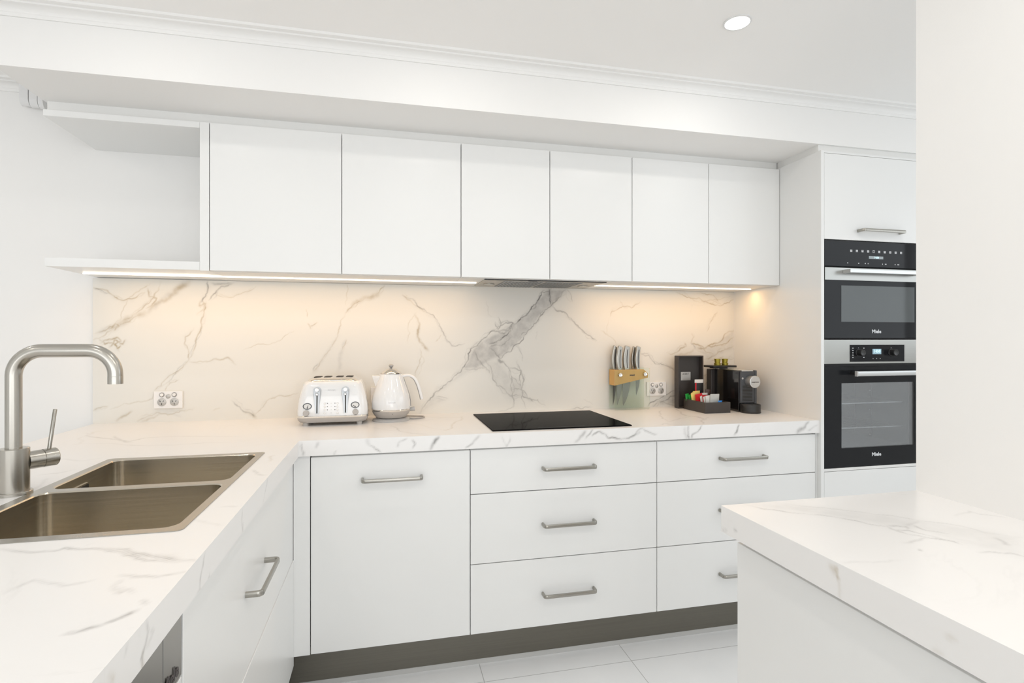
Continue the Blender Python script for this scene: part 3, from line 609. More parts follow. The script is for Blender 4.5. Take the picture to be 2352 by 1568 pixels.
for i, (p, w_, s_, ch, w1) in enumerate([([(890, 830), (885, 870), (897, 915)], .003, .55, 1, .003), ([(850, 830), (880, 870)], .006, .25, 1, .006), ([(900, 920), (905, 1030)], .002, .15, 1, .002), ([(160, 600), (190, 595)], .004, .3, 0, .003), ([(240, 600), (255, 605)], .004, .3, 0, .003), ([(1580, 1270), (1640, 1290)], .005, .15, 1, .004), ([(1500, 1370), (1560, 1380)], .005, .15, 1, .004)]):
    fe.paint(Ie(p), w_, s_, ch, seed=i + 951, w1=w1, rough=0.12, levels=3)
iw = slab_mesh('island_worktop', [((0, 0, ZC), (1, 0, 0), (0, 1, 0), fi, None), ((XI, 0, 0), (0, 1, 0), (0, 0, 1), fe, None)], M_MARBLE, boxes=[(XI + 0.0005, XR - 0.001, -3.5, YI - 0.0005, ZCB, ZC - 0.0008), (XI + 0.0005, XR - 0.001, YI - 0.001, YI, ZCB, ZC - 0.0002)])
tag(iw, 'thick white veined worktop in the foreground, running along the right-hand wall', 'worktop')
ib = thing('island_cabinet', 'white panelled cabinet under the foreground worktop by the right-hand wall', 'cabinet', (1.0, -2.5, 0))
box('side_panel', 0.735, 0.753, -3.5, YI - 0.022, 0.0, 0.846, M_DOOR, ib, bevel=0.001)
box('recessed_rail', 0.745, 0.77, -3.48, YI - 0.03, 0.846, ZCB, M_CARC, ib)
box('body', 0.753, XR - 0.001, -3.49, YI - 0.03, 0.0, 0.846, M_CARC, ib)

# ------------------------------------------------------------------ cabinet parts
def bar_handle(x, z, yf, parent, half=0.113, off=0.034, mat_=None):
    """bar handle on a front that faces -Y"""
    p = round_path([(x - half + .006, yf, z), (x - half + .006, yf - off, z), (x + half - .006, yf - off, z), (x + half - .006, yf, z)], 0.010, 6)
    bm = bm_new(); add_sweep(bm, p, [(0.0045 * a, 0.0065 * b) for a, b in ((-1, -.6), (-.7, -1), (.7, -1), (1, -.6), (1, .6), (.7, 1), (-.7, 1), (-1, .6))], (0, 0, 1))
    return link_bm('handle', bm, M_STEELH, parent, smooth=50)
def bar_handle_x(y0, y1, z, xf, parent, off=0.036):
    p = round_path([(xf, y0, z), (xf + off, y0, z), (xf + off, y1, z), (xf, y1, z)], 0.010, 6)
    bm = bm_new(); add_sweep(bm, p, [(0.0045 * a, 0.0065 * b) for a, b in ((-1, -.6), (-.7, -1), (.7, -1), (1, -.6), (1, .6), (.7, 1), (-.7, 1), (-1, .6))], (0, 0, 1))
    return link_bm('handle', bm, M_STEELH, parent, smooth=50)
G = 0.0016   # half a gap

# base run
def front(name, x0, x1, z0, z1, parent): return box(name, x0 + G, x1 - G, YB, YB + 0.018, z0 + G, z1 - G, M_DOOR, parent, bevel=0.0012)
ZB0, ZB1 = 0.147, 0.858
c = thing('corner_filler', 'narrow white filler panel in the inside corner under the worktop', 'panel', (-0.29, YB, 0))
box('panel', XD + 0.0008, -0.2634 - G, YB, YB + 0.018, ZB0, ZCB, M_DOOR, c, bevel=0.0008)
c = thing('base_cabinet', 'white base cabinet with one tall door, beside the inside corner', 'cabinet', (0.0265, -0.3, 0))
box('body', -0.262, 0.3152, YB + 0.02, 0.0, ZB0, ZCB - 0.001, M_CARC, c)
d = front('door', -0.2634, 0.3163, ZB0, ZB1, c); bar_handle(0.0245, 0.768, YB, d)
def drawer_unit(x0, x1, label, hx):
    c = thing('drawer_cabinet', label, 'cabinet', ((x0 + x1) / 2, -0.3, 0))
    box('body', x0 + 0.001, x1 - 0.001, YB + 0.02, 0.0, ZB0, ZCB - 0.001, M_CARC, c)
    for z0, z1, hz in ((0.6857, ZB1, 0.773), (0.4158, 0.6857, 0.551), (ZB0, 0.4158, 0.277)):
        d = front('drawer', x0, x1, z0, z1, c); bar_handle(hx, hz, YB, d)
drawer_unit(0.3163, 1.1, 'white three-drawer cabinet directly below the cooktop', 0.712)
drawer_unit(1.1, 1.879, 'white three-drawer cabinet between the cooktop drawers and the oven tower', 1.501)
c = thing('end_filler', 'narrow white filler strip between drawers and oven tower', 'panel', (1.885, YB, 0))
box('panel', 1.8805, XP - 0.0005, YB + 0.003, YB + 0.018, ZB0, ZCB, M_DOOR, c)
k = box('kickboard', -0.40, XP, -0.55, -0.535, 0.0215, ZB0, M_KICK); tag(k, 'brushed bronze-grey metal kickboard under the base drawers', 'kickboard')
k = box('floor_grey_strip', -0.40, XP, -0.548, -0.536, 0.0, 0.021, M_STRIPGREY); tag(k, 'thin grey strip along the floor below the metal kickboard', 'skirting')  # plain grey strip between the kickboard and the floor

# peninsula fronts (face +X)
def front_x(name, y0, y1, z0, z1, parent, m=None): return box(name, XD - 0.018, XD, y0 + G, y1 - G, z0 + G, z1 - G, m or M_DOOR, parent, bevel=0.0012)
c = thing('sink_cabinet', 'white cabinet below the sink with one bar handle', 'cabinet', (-0.7, -1.15, 0))
box('body', -0.82, XD - 0.02, -1.685, -0.625, ZB0, 0.64, M_CARC, c); box('side_panel', -0.375, XD - 0.02, -0.623, YB - 0.001, ZB0, ZCB - 0.001, M_CARC, c)
d = box('drawer', XD - 0.018, XD, -1.6834, YB - 0.0008, 0.4951, ZB1, M_DOOR, c, bevel=0.0012); bar_handle_x(-1.279, -1.072, 0.679, XD, d)
box('lower_drawer', XD - 0.018, XD + 0.0025, -1.6834, YB - 0.001, 0.1166, 0.4937, M_DOOR, c, bevel=0.0015, segs=3)
c = thing('dishwasher', 'dishwasher with grey steel control strip at the near end of the sink run', 'dishwasher', (-0.6, -1.99, 0))
box('body', -0.90, XD - 0.02, -2.285, -1.69, 0.1, ZCB - 0.002, M_CARC, c)
front_x('door', -2.287, -1.689, 0.115, 0.737, c)
q = box('control_panel', XD - 0.018, XD, -2.285, -1.691, 0.739, ZB1 + 0.004, M_DISH, c, bevel=0.001)
box('button_strip', XD - 0.001, XD + 0.0008, -2.1, -1.768, 0.742, ZB1, M_DISH, c)
text('lettering', 'Miele', M_INK, (XD + 0.0014, -1.740, 0.7585), (PI / 2, 0, PI / 2), 0.030, c, offset=0.0006)
box('seam', XD - 0.001, XD + 0.001, -1.7690, -1.7676, 0.742, ZB1, M_CHAR, c)
c = thing('peninsula_cabinet', 'white cabinet at the near end of the sink run', 'cabinet', (-0.6, -2.85, 0))
box('body', -1.15, XD - 0.02, YEND + 0.02, -2.29, 0.1, ZCB - 0.001, M_CARC, c); front_x('door', YEND + 0.02, -2.29, 0.115, ZB1, c)
c = thing('peninsula_back_panel', 'white panel closing the far side of the sink run', 'panel', (-1.18, -1.7, 0))
box('panel', -1.20, -1.182, YEND + 0.02, 0.01, 0.0, ZCB - 0.001, M_CARC, c)
k = box('kickboard', -0.40, -0.385, YEND + 0.03, -0.555, 0.0, 0.098, M_KICK); tag(k, 'bronze-grey metal kickboard under the sink run', 'kickboard')

# wall cabinets
def wall_cab(x0, xm, x1, label, end=False):
    c = thing('wall_cabinet', label, 'cabinet', ((x0 + x1) / 2, -0.17, ZUB), group='white wall cabinets')
    box('body', x0 + 0.0005, x1 - 0.0005, YU + 0.02, 0.0115, ZUB - 0.002, ZUT, M_CARC, c)
    for a, b in ((x0, xm), (xm, x1)): box('door', a + G, b - G, YU, YU + 0.018, ZUB, ZUT, M_DOOR, c, bevel=0.0012)
wall_cab(-0.6630, -0.1736, 0.3134, 'white two-door wall cabinet beside the open shelf, above toaster and kettle')
wall_cab(0.3134, 0.7090, 1.1036, 'white two-door wall cabinet holding the rangehood above the cooktop')
wall_cab(1.1036, 1.4983, XP - 0.001, 'white two-door wall cabinet above the knife block and coffee machine')
c = thing('open_shelf_unit', 'open white wall shelf unit at the left end of the wall cabinets', 'shelf', (-0.93, -0.17, ZUB))
box('top_board', -1.2125, -0.6965, YU, 0.0115, 2.095, ZUT, M_DOOR, c, bevel=0.001)
box('bottom_board', -1.2075, -0.6965, YU, 0.0115, ZUB, 1.580, M_DOOR, c, bevel=0.001)
box('end_panel', -0.6960, -0.6640, YU - 0.001, 0.0115, ZUB - 0.002, ZUT, M_DOOR, c, bevel=0.001)

# strips of warm light under the wall cabinets
def led(x0, x1, label, pw=1.0):
    t = thing('led_strip', label, 'light', ((x0 + x1) / 2, -0.18, ZUB - 0.003), group='under-cabinet light strips')
    box('diffuser', x0, x1, -0.186, -0.174, ZUB - 0.0065, ZUB - 0.0032, M_LEDEM, t)
    area_light('strip_glow', ((x0 + x1) / 2, -0.18, ZUB - 0.010), (0, 0, 0), x1 - x0, 0.012, LED_W * pw * (x1 - x0) / 1.5, WARM, parent=t)
led(-1.17, 0.408, 'long warm light strip under the wall cabinets, left of the rangehood', 0.78)
led(0.992, 1.86, 'short warm light strip under the wall cabinets, between rangehood and oven tower', 1.15)

# rangehood in the underside
h = thing('rangehood', 'slim grey steel rangehood set into the cabinet underside above the cooktop', 'rangehood', (0.705, -0.18, ZUB - 0.005))
box('plate', 0.424, 0.986, -0.330, -0.030, ZUB - 0.0065, ZUB - 0.0025, M_HOODGL, h, bevel=0.001)
box('seal', 0.420, 0.990, -0.3325, -0.3302, ZUB - 0.0065, ZUB - 0.0025, M_BLACK, h)
for a, b in ((0.515, 0.70), (0.712, 0.885)):
    bm = bm_new(); add_box(bm, a, b, -0.30, -0.06, ZUB - 0.0078, ZUB - 0.0066)
    n = 12
    for q in range(n):
        x = a + (b - a) * (q + .5) / n; add_box(bm, x - 0.004, x + 0.004, -0.298, -0.062, ZUB - 0.0095, ZUB - 0.0079)
    link_bm('filter', bm, M_FILTER, h)
for x in (0.470, 0.935):
    r_ = lathe('lamp', [(0.026, 0), (0.026, 0.003), (0.022, 0.0035), (0.022, 0.0015), (0, 0.0015)], (x, -0.17, ZUB - 0.0100), M_STEEL, h, n=28)
box('button_strip', 0.62, 0.66, -0.3295, -0.322, ZUB - 0.0075, ZUB - 0.0066, M_BLACK, h)

# ------------------------------------------------------------------ oven tower
XO0, XO1, YO = 1.909, 2.505, -0.62
t = thing('oven_tower', 'tall white cabinet housing the two built-in ovens', 'cabinet', (2.2, -0.3, 0))
box('side_panel', XP, 1.9065, YO - 0.002, 0.0115, 0.0, 2.126, M_DOOR, t, bevel=0.001)
box('side_panel', 2.508, 2.524, YO - 0.002, 0.0115, 0.0, 2.126, M_DOOR, t, bevel=0.001)
d = box('door', XO0, XO1, YO, YO + 0.018, 1.731, 2.115, M_DOOR, t, bevel=0.0012); bar_handle(2.205, 1.774, YO, d, half=0.122)
box('drawer', XO0, XO1, YO, YO + 0.018, 0.12, 0.688, M_DOOR, t, bevel=0.0012)
box('body', 1.907, 2.507, YO + 0.02, 0.01, 1.731, 2.126, M_CARC, t); box('body', 1.907, 2.507, YO + 0.02, 0.01, 0.12, 0.689, M_CARC, t)
box('rail', 1.907, 2.507, YO + 0.001, YO + 0.02, 0.690, 0.7025, M_CARC, t); box('rail', 1.907, 2.507, YO + 0.001, YO + 0.02, 2.1165, 2.126, M_DOOR, t)
box('back_panel', 1.907, 2.507, -0.012, 0.011, 0.689, 1.731, M_CARC, t); box('plinth', 1.907, 2.507, -0.55, -0.535, 0, 0.12, M_KICK, t)
filler = thing('tower_neighbour', 'white tall cabinet beyond the oven tower', 'cabinet', (2.9, -0.3, 0))
box('body', 2.526, 3.2, YO + 0.0, 0.011, 0, 2.126, M_DOOR, filler)

# upper combi oven
o1 = thing('combi_oven', 'upper compact oven with touch symbols and black glass door', 'oven', (2.2, -0.3, 1.286))
box('body', 1.912, 2.502, -0.585, -0.02, 1.284, 1.728, M_BLACK, o1)
cp = box('control_panel', XO0, XO1, YO, YO + 0.03, 1.611, 1.727, M_BLACKGL, o1, bevel=0.001)
for i in range(10):
    x = 2.053 + i * (2.331 - 2.053) / 9; bm = bm_new(); z = 1.683
    if i == 4:
        add_box(bm, x - .0055, x + .0055, YO - .0006, YO, z + .0030, z + .0055); add_box(bm, x - .0055, x + .0055, YO - .0006, YO, z - .0050, z - .0035)
        add_box(bm, x - .0055, x - .0042, YO - .0006, YO, z - .0035, z + .0030); add_box(bm, x + .0042, x + .0055, YO - .0006, YO, z - .0035, z + .0030)
    else:
        add_box(bm, x - .0055, x + .0055, YO - .0005, YO, z - .005, z + .005)
        add_box(bm, x - .003, x + .003, YO - .0008, YO - .0005, z + (-.0015 if i % 2 else .001), z + (0 if i % 2 else .0025), mi=1)
    link_bm('touch_symbol', bm, M_LIGHTINK, cp, mats=[M_CHAR])
box('display', 2.150, 2.230, YO - .0006, YO, 1.650, 1.662, M_LCD2, cp); text('display_digits', '14:50', M_LCDTXT, (2.192, YO - .001, 1.656), FRONT, 0.0115, cp, offset=0.0003)
for x, w_ in ((2.034, .002), (2.094, .003), (2.130, .0025), (2.146, .002), (2.226, .0018), (2.244, .004), (2.297, .0025), (2.315, .005)):
    bm = bm_new(); add_box(bm, x - w_, x + w_, YO - .0005, YO, 1.6275 - .0022, 1.6275 + .0022); link_bm('touch_symbol', bm, M_LIGHTINK, cp)
dd = box('door', XO0, XO1, YO, YO + 0.03, 1.2875, 1.606, M_BLACKGL, o1, bevel=0.001)
box('trim_band', XO0 + .001, XO1 - .001, YO - 0.003, YO, 1.5485, 1.6045, M_OVSTEEL, dd, bevel=0.0006)
box('window', 1.999, 2.408, YO - 0.0008, YO, 1.361, 1.525, M_WINDARK, dd)
bm = bm_new(); add_box(bm, 2.004, 2.412, YO - 0.046, YO - 0.036, 1.578, 1.594); add_box(bm, 2.004, 2.022, YO - 0.036, YO - 0.003, 1.578, 1.594); add_box(bm, 2.394, 2.412, YO - 0.036, YO - 0.003, 1.578, 1.594)
link_bm('handle', bm, M_ALU, dd, bevel=0.0012)
text('lettering', 'Miele', M_WHITEINK, (2.192, YO - 0.0008, 1.3175), FRONT, 0.0225, dd, offset=0.0007, space=1.05)

# lower oven
o2 = thing('oven', 'lower oven with two black knobs, clock display and wire racks inside', 'oven', (2.2, -0.3, 0.704))
cavx0, cavx1, cavz0, cavz1, cavy = 2.001, 2.408, 0.790, 1.084, -0.19
bm = bm_new()
add_box(bm, 1.912, cavx0 - 0.012, -0.585, -0.02, 0.704, 1.279); add_box(bm, cavx1 + 0.012, 2.502, -0.585, -0.02, 0.704, 1.279)
add_box(bm, cavx0 - 0.012, cavx1 + 0.012, -0.585, -0.02, 0.704, cavz0 - 0.012); add_box(bm, cavx0 - 0.012, cavx1 + 0.012, -0.585, -0.02, cavz1 + 0.012, 1.279)
link_bm('body', bm, M_BLACK, o2)
bm = bm_new()
x0, x1, z0, z1 = cavx0 - 0.010, cavx1 + 0.010, cavz0 - 0.010, cavz1 + 0.010
add_box(bm, x0, x0 + .006, -0.585, cavy, z0, z1); add_box(bm, x1 - .006, x1, -0.585, cavy, z0, z1); add_box(bm, x0, x1, -0.585, cavy, z0, z0 + .006); add_box(bm, x0, x1, -0.585, cavy, z1 - .006, z1); add_box(bm, x0, x1, cavy, cavy + .006, z0, z1)
link_bm('cavity_liner', bm, M_CAVITY, o2)
for z in (0.986, 0.872):
    bm = bm_new()
    for y in (-0.575, -0.24): add_box(bm, x0 + .008, x1 - .03, y - .002, y + .002, z - .0022, z + .0022)
    for q in range(14):
        xx = x0 + .012 + q * (x1 - x0 - .05) / 13; add_box(bm, xx - .0012, xx + .0012, -0.575, -0.24, z - .001, z + .001)
    link_bm('wire_rack', bm, M_RACK, o2)
bm = bm_new()
for q in range(9): add_lathe(bm, [(0.0035, 0), (0.0035, 0.012), (0, 0.014)], (x1 - .02, -0.40 + 0.0 * q, z0 + .02 + q * .032), 8, axis=(-1, 0, 0))
for y in (-0.40, -0.30): add_box(bm, x1 - .022, x1 - .018, y - .0015, y + .0015, z0 + .01, z1 - .01)
link_bm('rack_ladder', bm, M_RACK, o2)
fs = box('control_panel', XO0, XO1, YO, YO + 0.03, 1.1715, 1.2805, M_OVSTEEL, o2, bevel=0.001)
box('glass_inset', 2.046, 2.349, YO - 0.0012, YO, 1.180, 1.257, M_BLACKGL, fs)
for kx in (2.091, 2.273):
    lathe('knob', [(0.0165, 0), (0.0165, 0.003), (0.0145, 0.004), (0.0145, 0.026), (0.013, 0.028), (0.012, 0.0275), (0, 0.0275)], (kx, YO - 0.0012, 1.222), M_BLACK, fs, axis=(0, -1, 0), n=28)
bm = bm_new()
for s_ in (-1, 1):
    for q in range(5): add_box(bm, 2.091 + s_ * .030 - .003, 2.091 + s_ * .030 + .003, YO - .0017, YO - .0012, 1.200 + q * .0105 - .0022, 1.200 + q * .0105 + .0022)
add_box(bm, 2.0895, 2.0925, YO - .0017, YO - .0012, 1.242, 1.245); add_box(bm, 2.2715, 2.2745, YO - .0017, YO - .0012, 1.242, 1.245); add_box(bm, 2.190, 2.194, YO - .0017, YO - .0012, 1.1925, 1.1955); add_box(bm, 2.171, 2.1735, YO - .0017, YO - .0012, 1.1925, 1.1945); add_box(bm, 2.2105, 2.213, YO - .0017, YO - .0012, 1.1925, 1.1945)
bm.free()
for s_ in (-1, 1):
    bm = bm_new()
    for q in range(5): add_box(bm, 2.091 + s_ * .030 - .003, 2.091 + s_ * .030 + .003, YO - .0017, YO - .0012, 1.200 + q * .0105 - .0022, 1.200 + q * .0105 + .0022)
    link_bm('dial_symbols', bm, M_LIGHTINK, fs)
for xa, za_ in ((2.091, 1.2435), (2.273, 1.2435), (2.192, 1.194), (2.172, 1.194), (2.212, 1.194)): box('dot_mark', xa - .0014, xa + .0014, YO - .0017, YO - .0012, za_ - .0014, za_ + .0014, M_LIGHTINK, fs)
box('display', 2.169, 2.217, YO - .0020, YO - 0.0012, 1.214, 1.238, M_LCD, fs); text('display_digits', '1450', M_LCDTXT, (2.193, YO - .0024, 1.227), FRONT, 0.0185, fs, offset=0.0004, space=1.05)
bm = bm_new(); zb, zt = 0.7045, 1.160
add_box(bm, XO0, cavx0, YO, YO + 0.02, zb, zt); add_box(bm, cavx1, XO1, YO, YO + 0.02, zb, zt); add_box(bm, cavx0, cavx1, YO, YO + 0.02, zb, cavz0); add_box(bm, cavx0, cavx1, YO, YO + 0.02, cavz1, zt)
dd = link_bm('door', bm, M_BLACKGL, o2)
box('window', cavx0, cavx1, YO + 0.001, YO + 0.005, cavz0, cavz1, M_OVGLASS, dd)
bm = bm_new(); p = rrect(-0.006, 0.006, 1.1175, 1.1405, 0.005, 4)
add_loft(bm, [[(2.040, YO - 0.045 + a, b) for a, b in p], [(2.478, YO - 0.045 + a, b) for a, b in p]]); bmesh.ops.recalc_face_normals(bm, faces=bm.faces)
hh = link_bm('handle', bm, M_ALU, dd, smooth=40)
box('handle_cap', 2.034, 2.040, YO - 0.051, YO - 0.039, 1.1172, 1.1408, M_GREYPL, hh); box('handle_mount', 2.050, 2.066, YO - 0.039, YO, 1.123, 1.135, M_BLACK, hh); box('handle_mount', 2.450, 2.466, YO - 0.039, YO, 1.123, 1.135, M_BLACK, hh)
text('lettering', 'Miele', M_WHITEINK, (2.192, YO - 0.0006, 0.7555), FRONT, 0.0225, dd, offset=0.0007, space=1.05)

# ------------------------------------------------------------------ cooktop
c = thing('cooktop', 'black glass induction cooktop set into the worktop', 'cooktop', (0.706, -0.332, ZC))
bm = bm_new(); p = rrect(0.409, 1.002, -0.574, -0.090, 0.004, 3); add_loft(bm, [[(x, y, ZC + 0.0004) for x, y in p], [(x, y, ZC + 0.0048) for x, y in p]])
link_bm('glass_plate', bm, M_COOK, c, bevel=0.0006)
bm = bm_new(); add_box(bm, 0.60, 0.80, -0.552, -0.5505, ZC + .0048, ZC + .0050); link_bm('touch_line', bm, M_CHAR, c)

# ------------------------------------------------------------------ sink and tap
s = thing('sink', 'double-bowl brushed steel sink set into the worktop', 'sink', (-0.59, -1.165, ZC))
bowls = [(-0.788, -0.392, -1.150, -0.822), (-0.788, -0.392, -1.508, -1.178)]
bm = bm_new()
def ring(pts, z): 
    vs = [bm.verts.new((x, y, z)) for x, y in pts]; return vs, [bm.edges.new((vs[i], vs[(i + 1) % len(vs)])) for i in range(len(vs))]
vo, eo = ring(rrect(SX0, SX1, SY0, SY1, 0.014, 5), ZC + 0.0015); ed = list(eo)
for b4 in bowls: ed += ring(rrect(*b4, 0.028, 6), ZC + 0.0015)[1]
bmesh.ops.triangle_fill(bm, use_beauty=True, edges=ed)
lo = [bm.verts.new((v.co.x, v.co.y, ZC - 0.008)) for v in vo]
for i in range(len(vo)): bm.faces.new((vo[i], lo[i], lo[(i + 1) % len(vo)], vo[(i + 1) % len(vo)]))
bmesh.ops.recalc_face_normals(bm, faces=bm.faces)
link_bm('rim', bm, M_STEELH, s)
for bi, (a0, a1, b0, b1) in enumerate(bowls):
    bm = bm_new(); loops = []
    for ins, z in ((0, 0.0015), (0.0025, -0.001), (0.004, -0.19), (0.007, -0.197), (0.016, -0.2), (0.12, -0.203)):
        loops.append([(x, y, ZC + z) for x, y in rrect(a0 + ins, a1 - ins, b0 + ins, b1 - ins, max(0.028 - ins * 0.1, 0.012), 6)])
    add_loft(bm, loops, cap0=False, cap1=True); bmesh.ops.reverse_faces(bm, faces=bm.faces)
    bw = link_bm('bowl', bm, M_STEELB, s, smooth=40)
    lathe('drain', [(0.045, 0), (0.045, 0.003), (0.038, 0.004), (0.034, 0.001), (0, 0.001)], ((a0 + a1) / 2, (b0 + b1) / 2, ZC - 0.2028), M_STEEL, bw, n=32)
    if bi == 0:
        bm = bm_new(); y0, y1, z0, z1 = -1.075, -0.975, 0.866, 0.896
        L0 = [(a0 + 0.0062, y, z) for y, z in rrect(y0, y1, z0, z1, 0.006, 4)]; L1 = [(a0 + 0.0062, y, z) for y, z in rrect(y0 + .004, y1 - .004, z0 + .004, z1 - .004, 0.004, 4)]
        A = [bm.verts.new(p) for p in L0]; Bq = [bm.verts.new(p) for p in L1]; A2 = [bm.verts.new((p[0] - .003, p[1], p[2])) for p in L0]; n = len(A)
        for i in range(n): bm.faces.new((A[i], A[(i + 1) % n], Bq[(i + 1) % n], Bq[i])); bm.faces.new((A[i], A2[i], A2[(i + 1) % n], A[(i + 1) % n]))
        f_ = bm.faces.new(Bq); f_.material_index = 1
        link_bm('overflow_slot', bm, M_CHROME, bw, mats=[M_DARK])

TX, TY = -0.846, -1.170
t = thing('tap', 'tall square-necked brushed steel mixer tap beside the sink', 'tap', (TX, TY, ZC))
lathe('base', [(0.035, 0), (0.035, 0.006), (0.0335, 0.0075), (0.0295, 0.0075), (0.0295, 0.106), (0.028, 0.1075), (0.017, 0.1075)], (TX, TY, ZC), M_STEEL, t, n=48)
bm = bm_new(); p = round_path([(TX, TY, ZC + 0.1), (TX, TY, 1.2545), (-0.6375, TY, 1.2545), (-0.6375, TY, 1.174)], 0.058, 12); add_sweep(bm, p, circ(0.0158, 28), (0, 1, 0))
sp = link_bm('spout', bm, M_STEEL, t, smooth=50)
lathe('aerator', [(0.0160, 0), (0.0160, 0.018), (0.0158, 0.019)], (-0.6375, TY, 1.1735), M_STEEL, sp, n=28)
dv = Vector((0.62, 0.78, 0)).normalized(); bp_ = Vector((TX, TY, 0.993)) + dv * 0.024
lathe('valve', [(0.0215, 0), (0.0215, 0.030)], bp_, M_STEEL, t, axis=dv, n=32)
lv = lathe('lever', [(0.0200, 0.030), (0.0200, 0.0315), (0.0218, 0.0315), (0.0218, 0.058), (0.020, 0.060), (0, 0.060)], bp_, M_STEEL, t, axis=dv, n=32)
lathe('lever_pin', [(0.0042, 0), (0.0042, 0.098), (0.0035, 0.099), (0, 0.099)], bp_ + dv * 0.045 + Vector((0, 0, 0.018)), M_STEELH, lv, axis=(0.10, 0.06, 1), n=14)

# ------------------------------------------------------------------ power outlets
def outlet(x, label, loc=True):
    t = thing('power_outlet', label, 'power outlet', (x, -0.001, 1.017), group='double power outlets on the splashback')
    box('plate', x - 0.0565, x + 0.0565, -0.0095, -0.0005, 0.980, 1.055, M_PLATE, t, bevel=0.0015)
    for s_ in (-1, 1):
        cx = x + s_ * 0.0245
        sw = lathe('switch', [(0.0100, 0), (0.0100, 0.0020), (0.0090, 0.0024), (0, 0.0024)], (cx, -0.0095, 1.0395), M_SOCKD, t, axis=(0, -1, 0), n=24)
        lathe('button', [(0.0070, 0), (0.0070, 0.0024), (0.006, 0.003), (0, 0.0032)], (cx, -0.0119, 1.0395), M_PLATE, sw, axis=(0, -1, 0), n=24)
        sk = lathe('socket', [(0.0172, 0), (0.0172, 0.0018), (0.0158, 0.0024), (0, 0.0024)], (cx, -0.0095, 1.0075), M_SOCK, t, axis=(0, -1, 0), n=32)
        bm = bm_new()
        for dx, dz, an in ((-.0066, .0042, -30), (.0066, .0042, 30), (0, -.0080, 0)):
            vs = add_box(bm, -.0011, .0011, -0.0124, -0.0118, -.0036, .0036); bmesh.ops.transform(bm, matrix=Matrix.Translation((cx + dx, 0, 1.0075 + dz)) @ Matrix.Rotation(math.radians(an), 4, 'Y'), verts=vs)
        link_bm('pin_slots', bm, M_DARK, sk)
    lathe('centre_switch', [(0.0095, 0), (0.0095, 0.0018), (0.0075, 0.003), (0, 0.003)], (x, -0.0095, 1.0325), M_SOCK, t, axis=(0, -1, 0), n=24)
    return t
outlet(-0.928, 'white double power outlet on the splashback near the sink tap')
outlet(1.4135, 'white double power outlet on the splashback beside the knife block')
outlet(-0.012, 'white power outlet on the splashback mostly hidden behind the kettle')

# ------------------------------------------------------------------ toaster
TXc, TYc = -0.2175, -0.176
t = thing('toaster', 'white four-slot toaster with two levers and taupe base', 'toaster', (TXc, TYc, ZC))
def tl(hw, hd, z, r): return [(TXc + x, TYc + y, ZC + z) for x, y in rrect(-hw, hw, -hd, hd, r, 8)]
bm = bm_new()
bm.free()
for sx in (-1, 1):
    for sy in (-1, 1): lathe('foot', [(0.011, 0), (0.012, 0.014)], (TXc + sx * 0.108, TYc + sy * 0.08, ZC), M_TAUPE, t, n=16)
bm = bm_new(); add_loft(bm, [tl(.118, .085, .012, .03), tl(.134, .098, .014, .035), tl(.1415, .104, .024, .035), tl(.1445, .106, .034, .035)]); link_bm('base', bm, M_TAUPE, t, smooth=45)
bm = bm_new(); add_loft(bm, [tl(.1445, .106, .034, .035), tl(.1455, .107, .036, .035), tl(.1455, .107, .041, .035), tl(.143, .105, .043, .035)]); link_bm('chrome_band', bm, M_CHROME, t, smooth=45)
body = [(.1425, .1045, .043), (.1430, .1040, .060), (.1410, .1025, .085), (.1360, .100, .115), (.1290, .096, .145), (.1220, .091, .168), (.1165, .086, .180), (.1100, .080, .185)]
bm = bm_new(); add_loft(bm, [tl(a, b, z, .035) for a, b, z in body]); bd = link_bm('body', bm, M_WHITEGL, t, smooth=50)
bm = bm_new(); add_loft(bm, [tl(.108, .078, .185, .03), tl(.104, .074, .189, .03), tl(.096, .062, .196, .03), tl(.086, .050, .199, .028)]); tp = link_bm('chrome_top', bm, M_CHROME, t, smooth=50)
for x in (-0.0675, -0.0265, 0.0225, 0.0635):
    bm = bm_new(); pr_ = rrect(x - .0145, x + .0145, -.046, .046, .009, 5); add_loft(bm, [[(TXc + a, TYc + b, ZC + .1988) for a, b in pr_], [(TXc + a, TYc + b, ZC + .2002) for a, b in pr_]]); link_bm('slot', bm, M_DARK, tp)
def toaster_y(z):   # front surface of the body at height z above the worktop
    hd = np.interp(z, [q[2] for q in body], [q[1] for q in body]); return TYc - hd
def on_front(bm, outline, lift, depth=0.004, mi=0):
    A = [bm.verts.new((x, toaster_y(z) - lift, ZC + z)) for x, z in outline]; Bq = [bm.verts.new((x, toaster_y(z) + depth, ZC + z)) for x, z in outline]; n = len(A)
    bm.faces.new(A).material_index = mi
    for i in range(n): bm.faces.new((A[i], Bq[i], Bq[(i + 1) % n], A[(i + 1) % n])).material_index = mi
    bmesh.ops.recalc_face_normals(bm, faces=bm.faces)
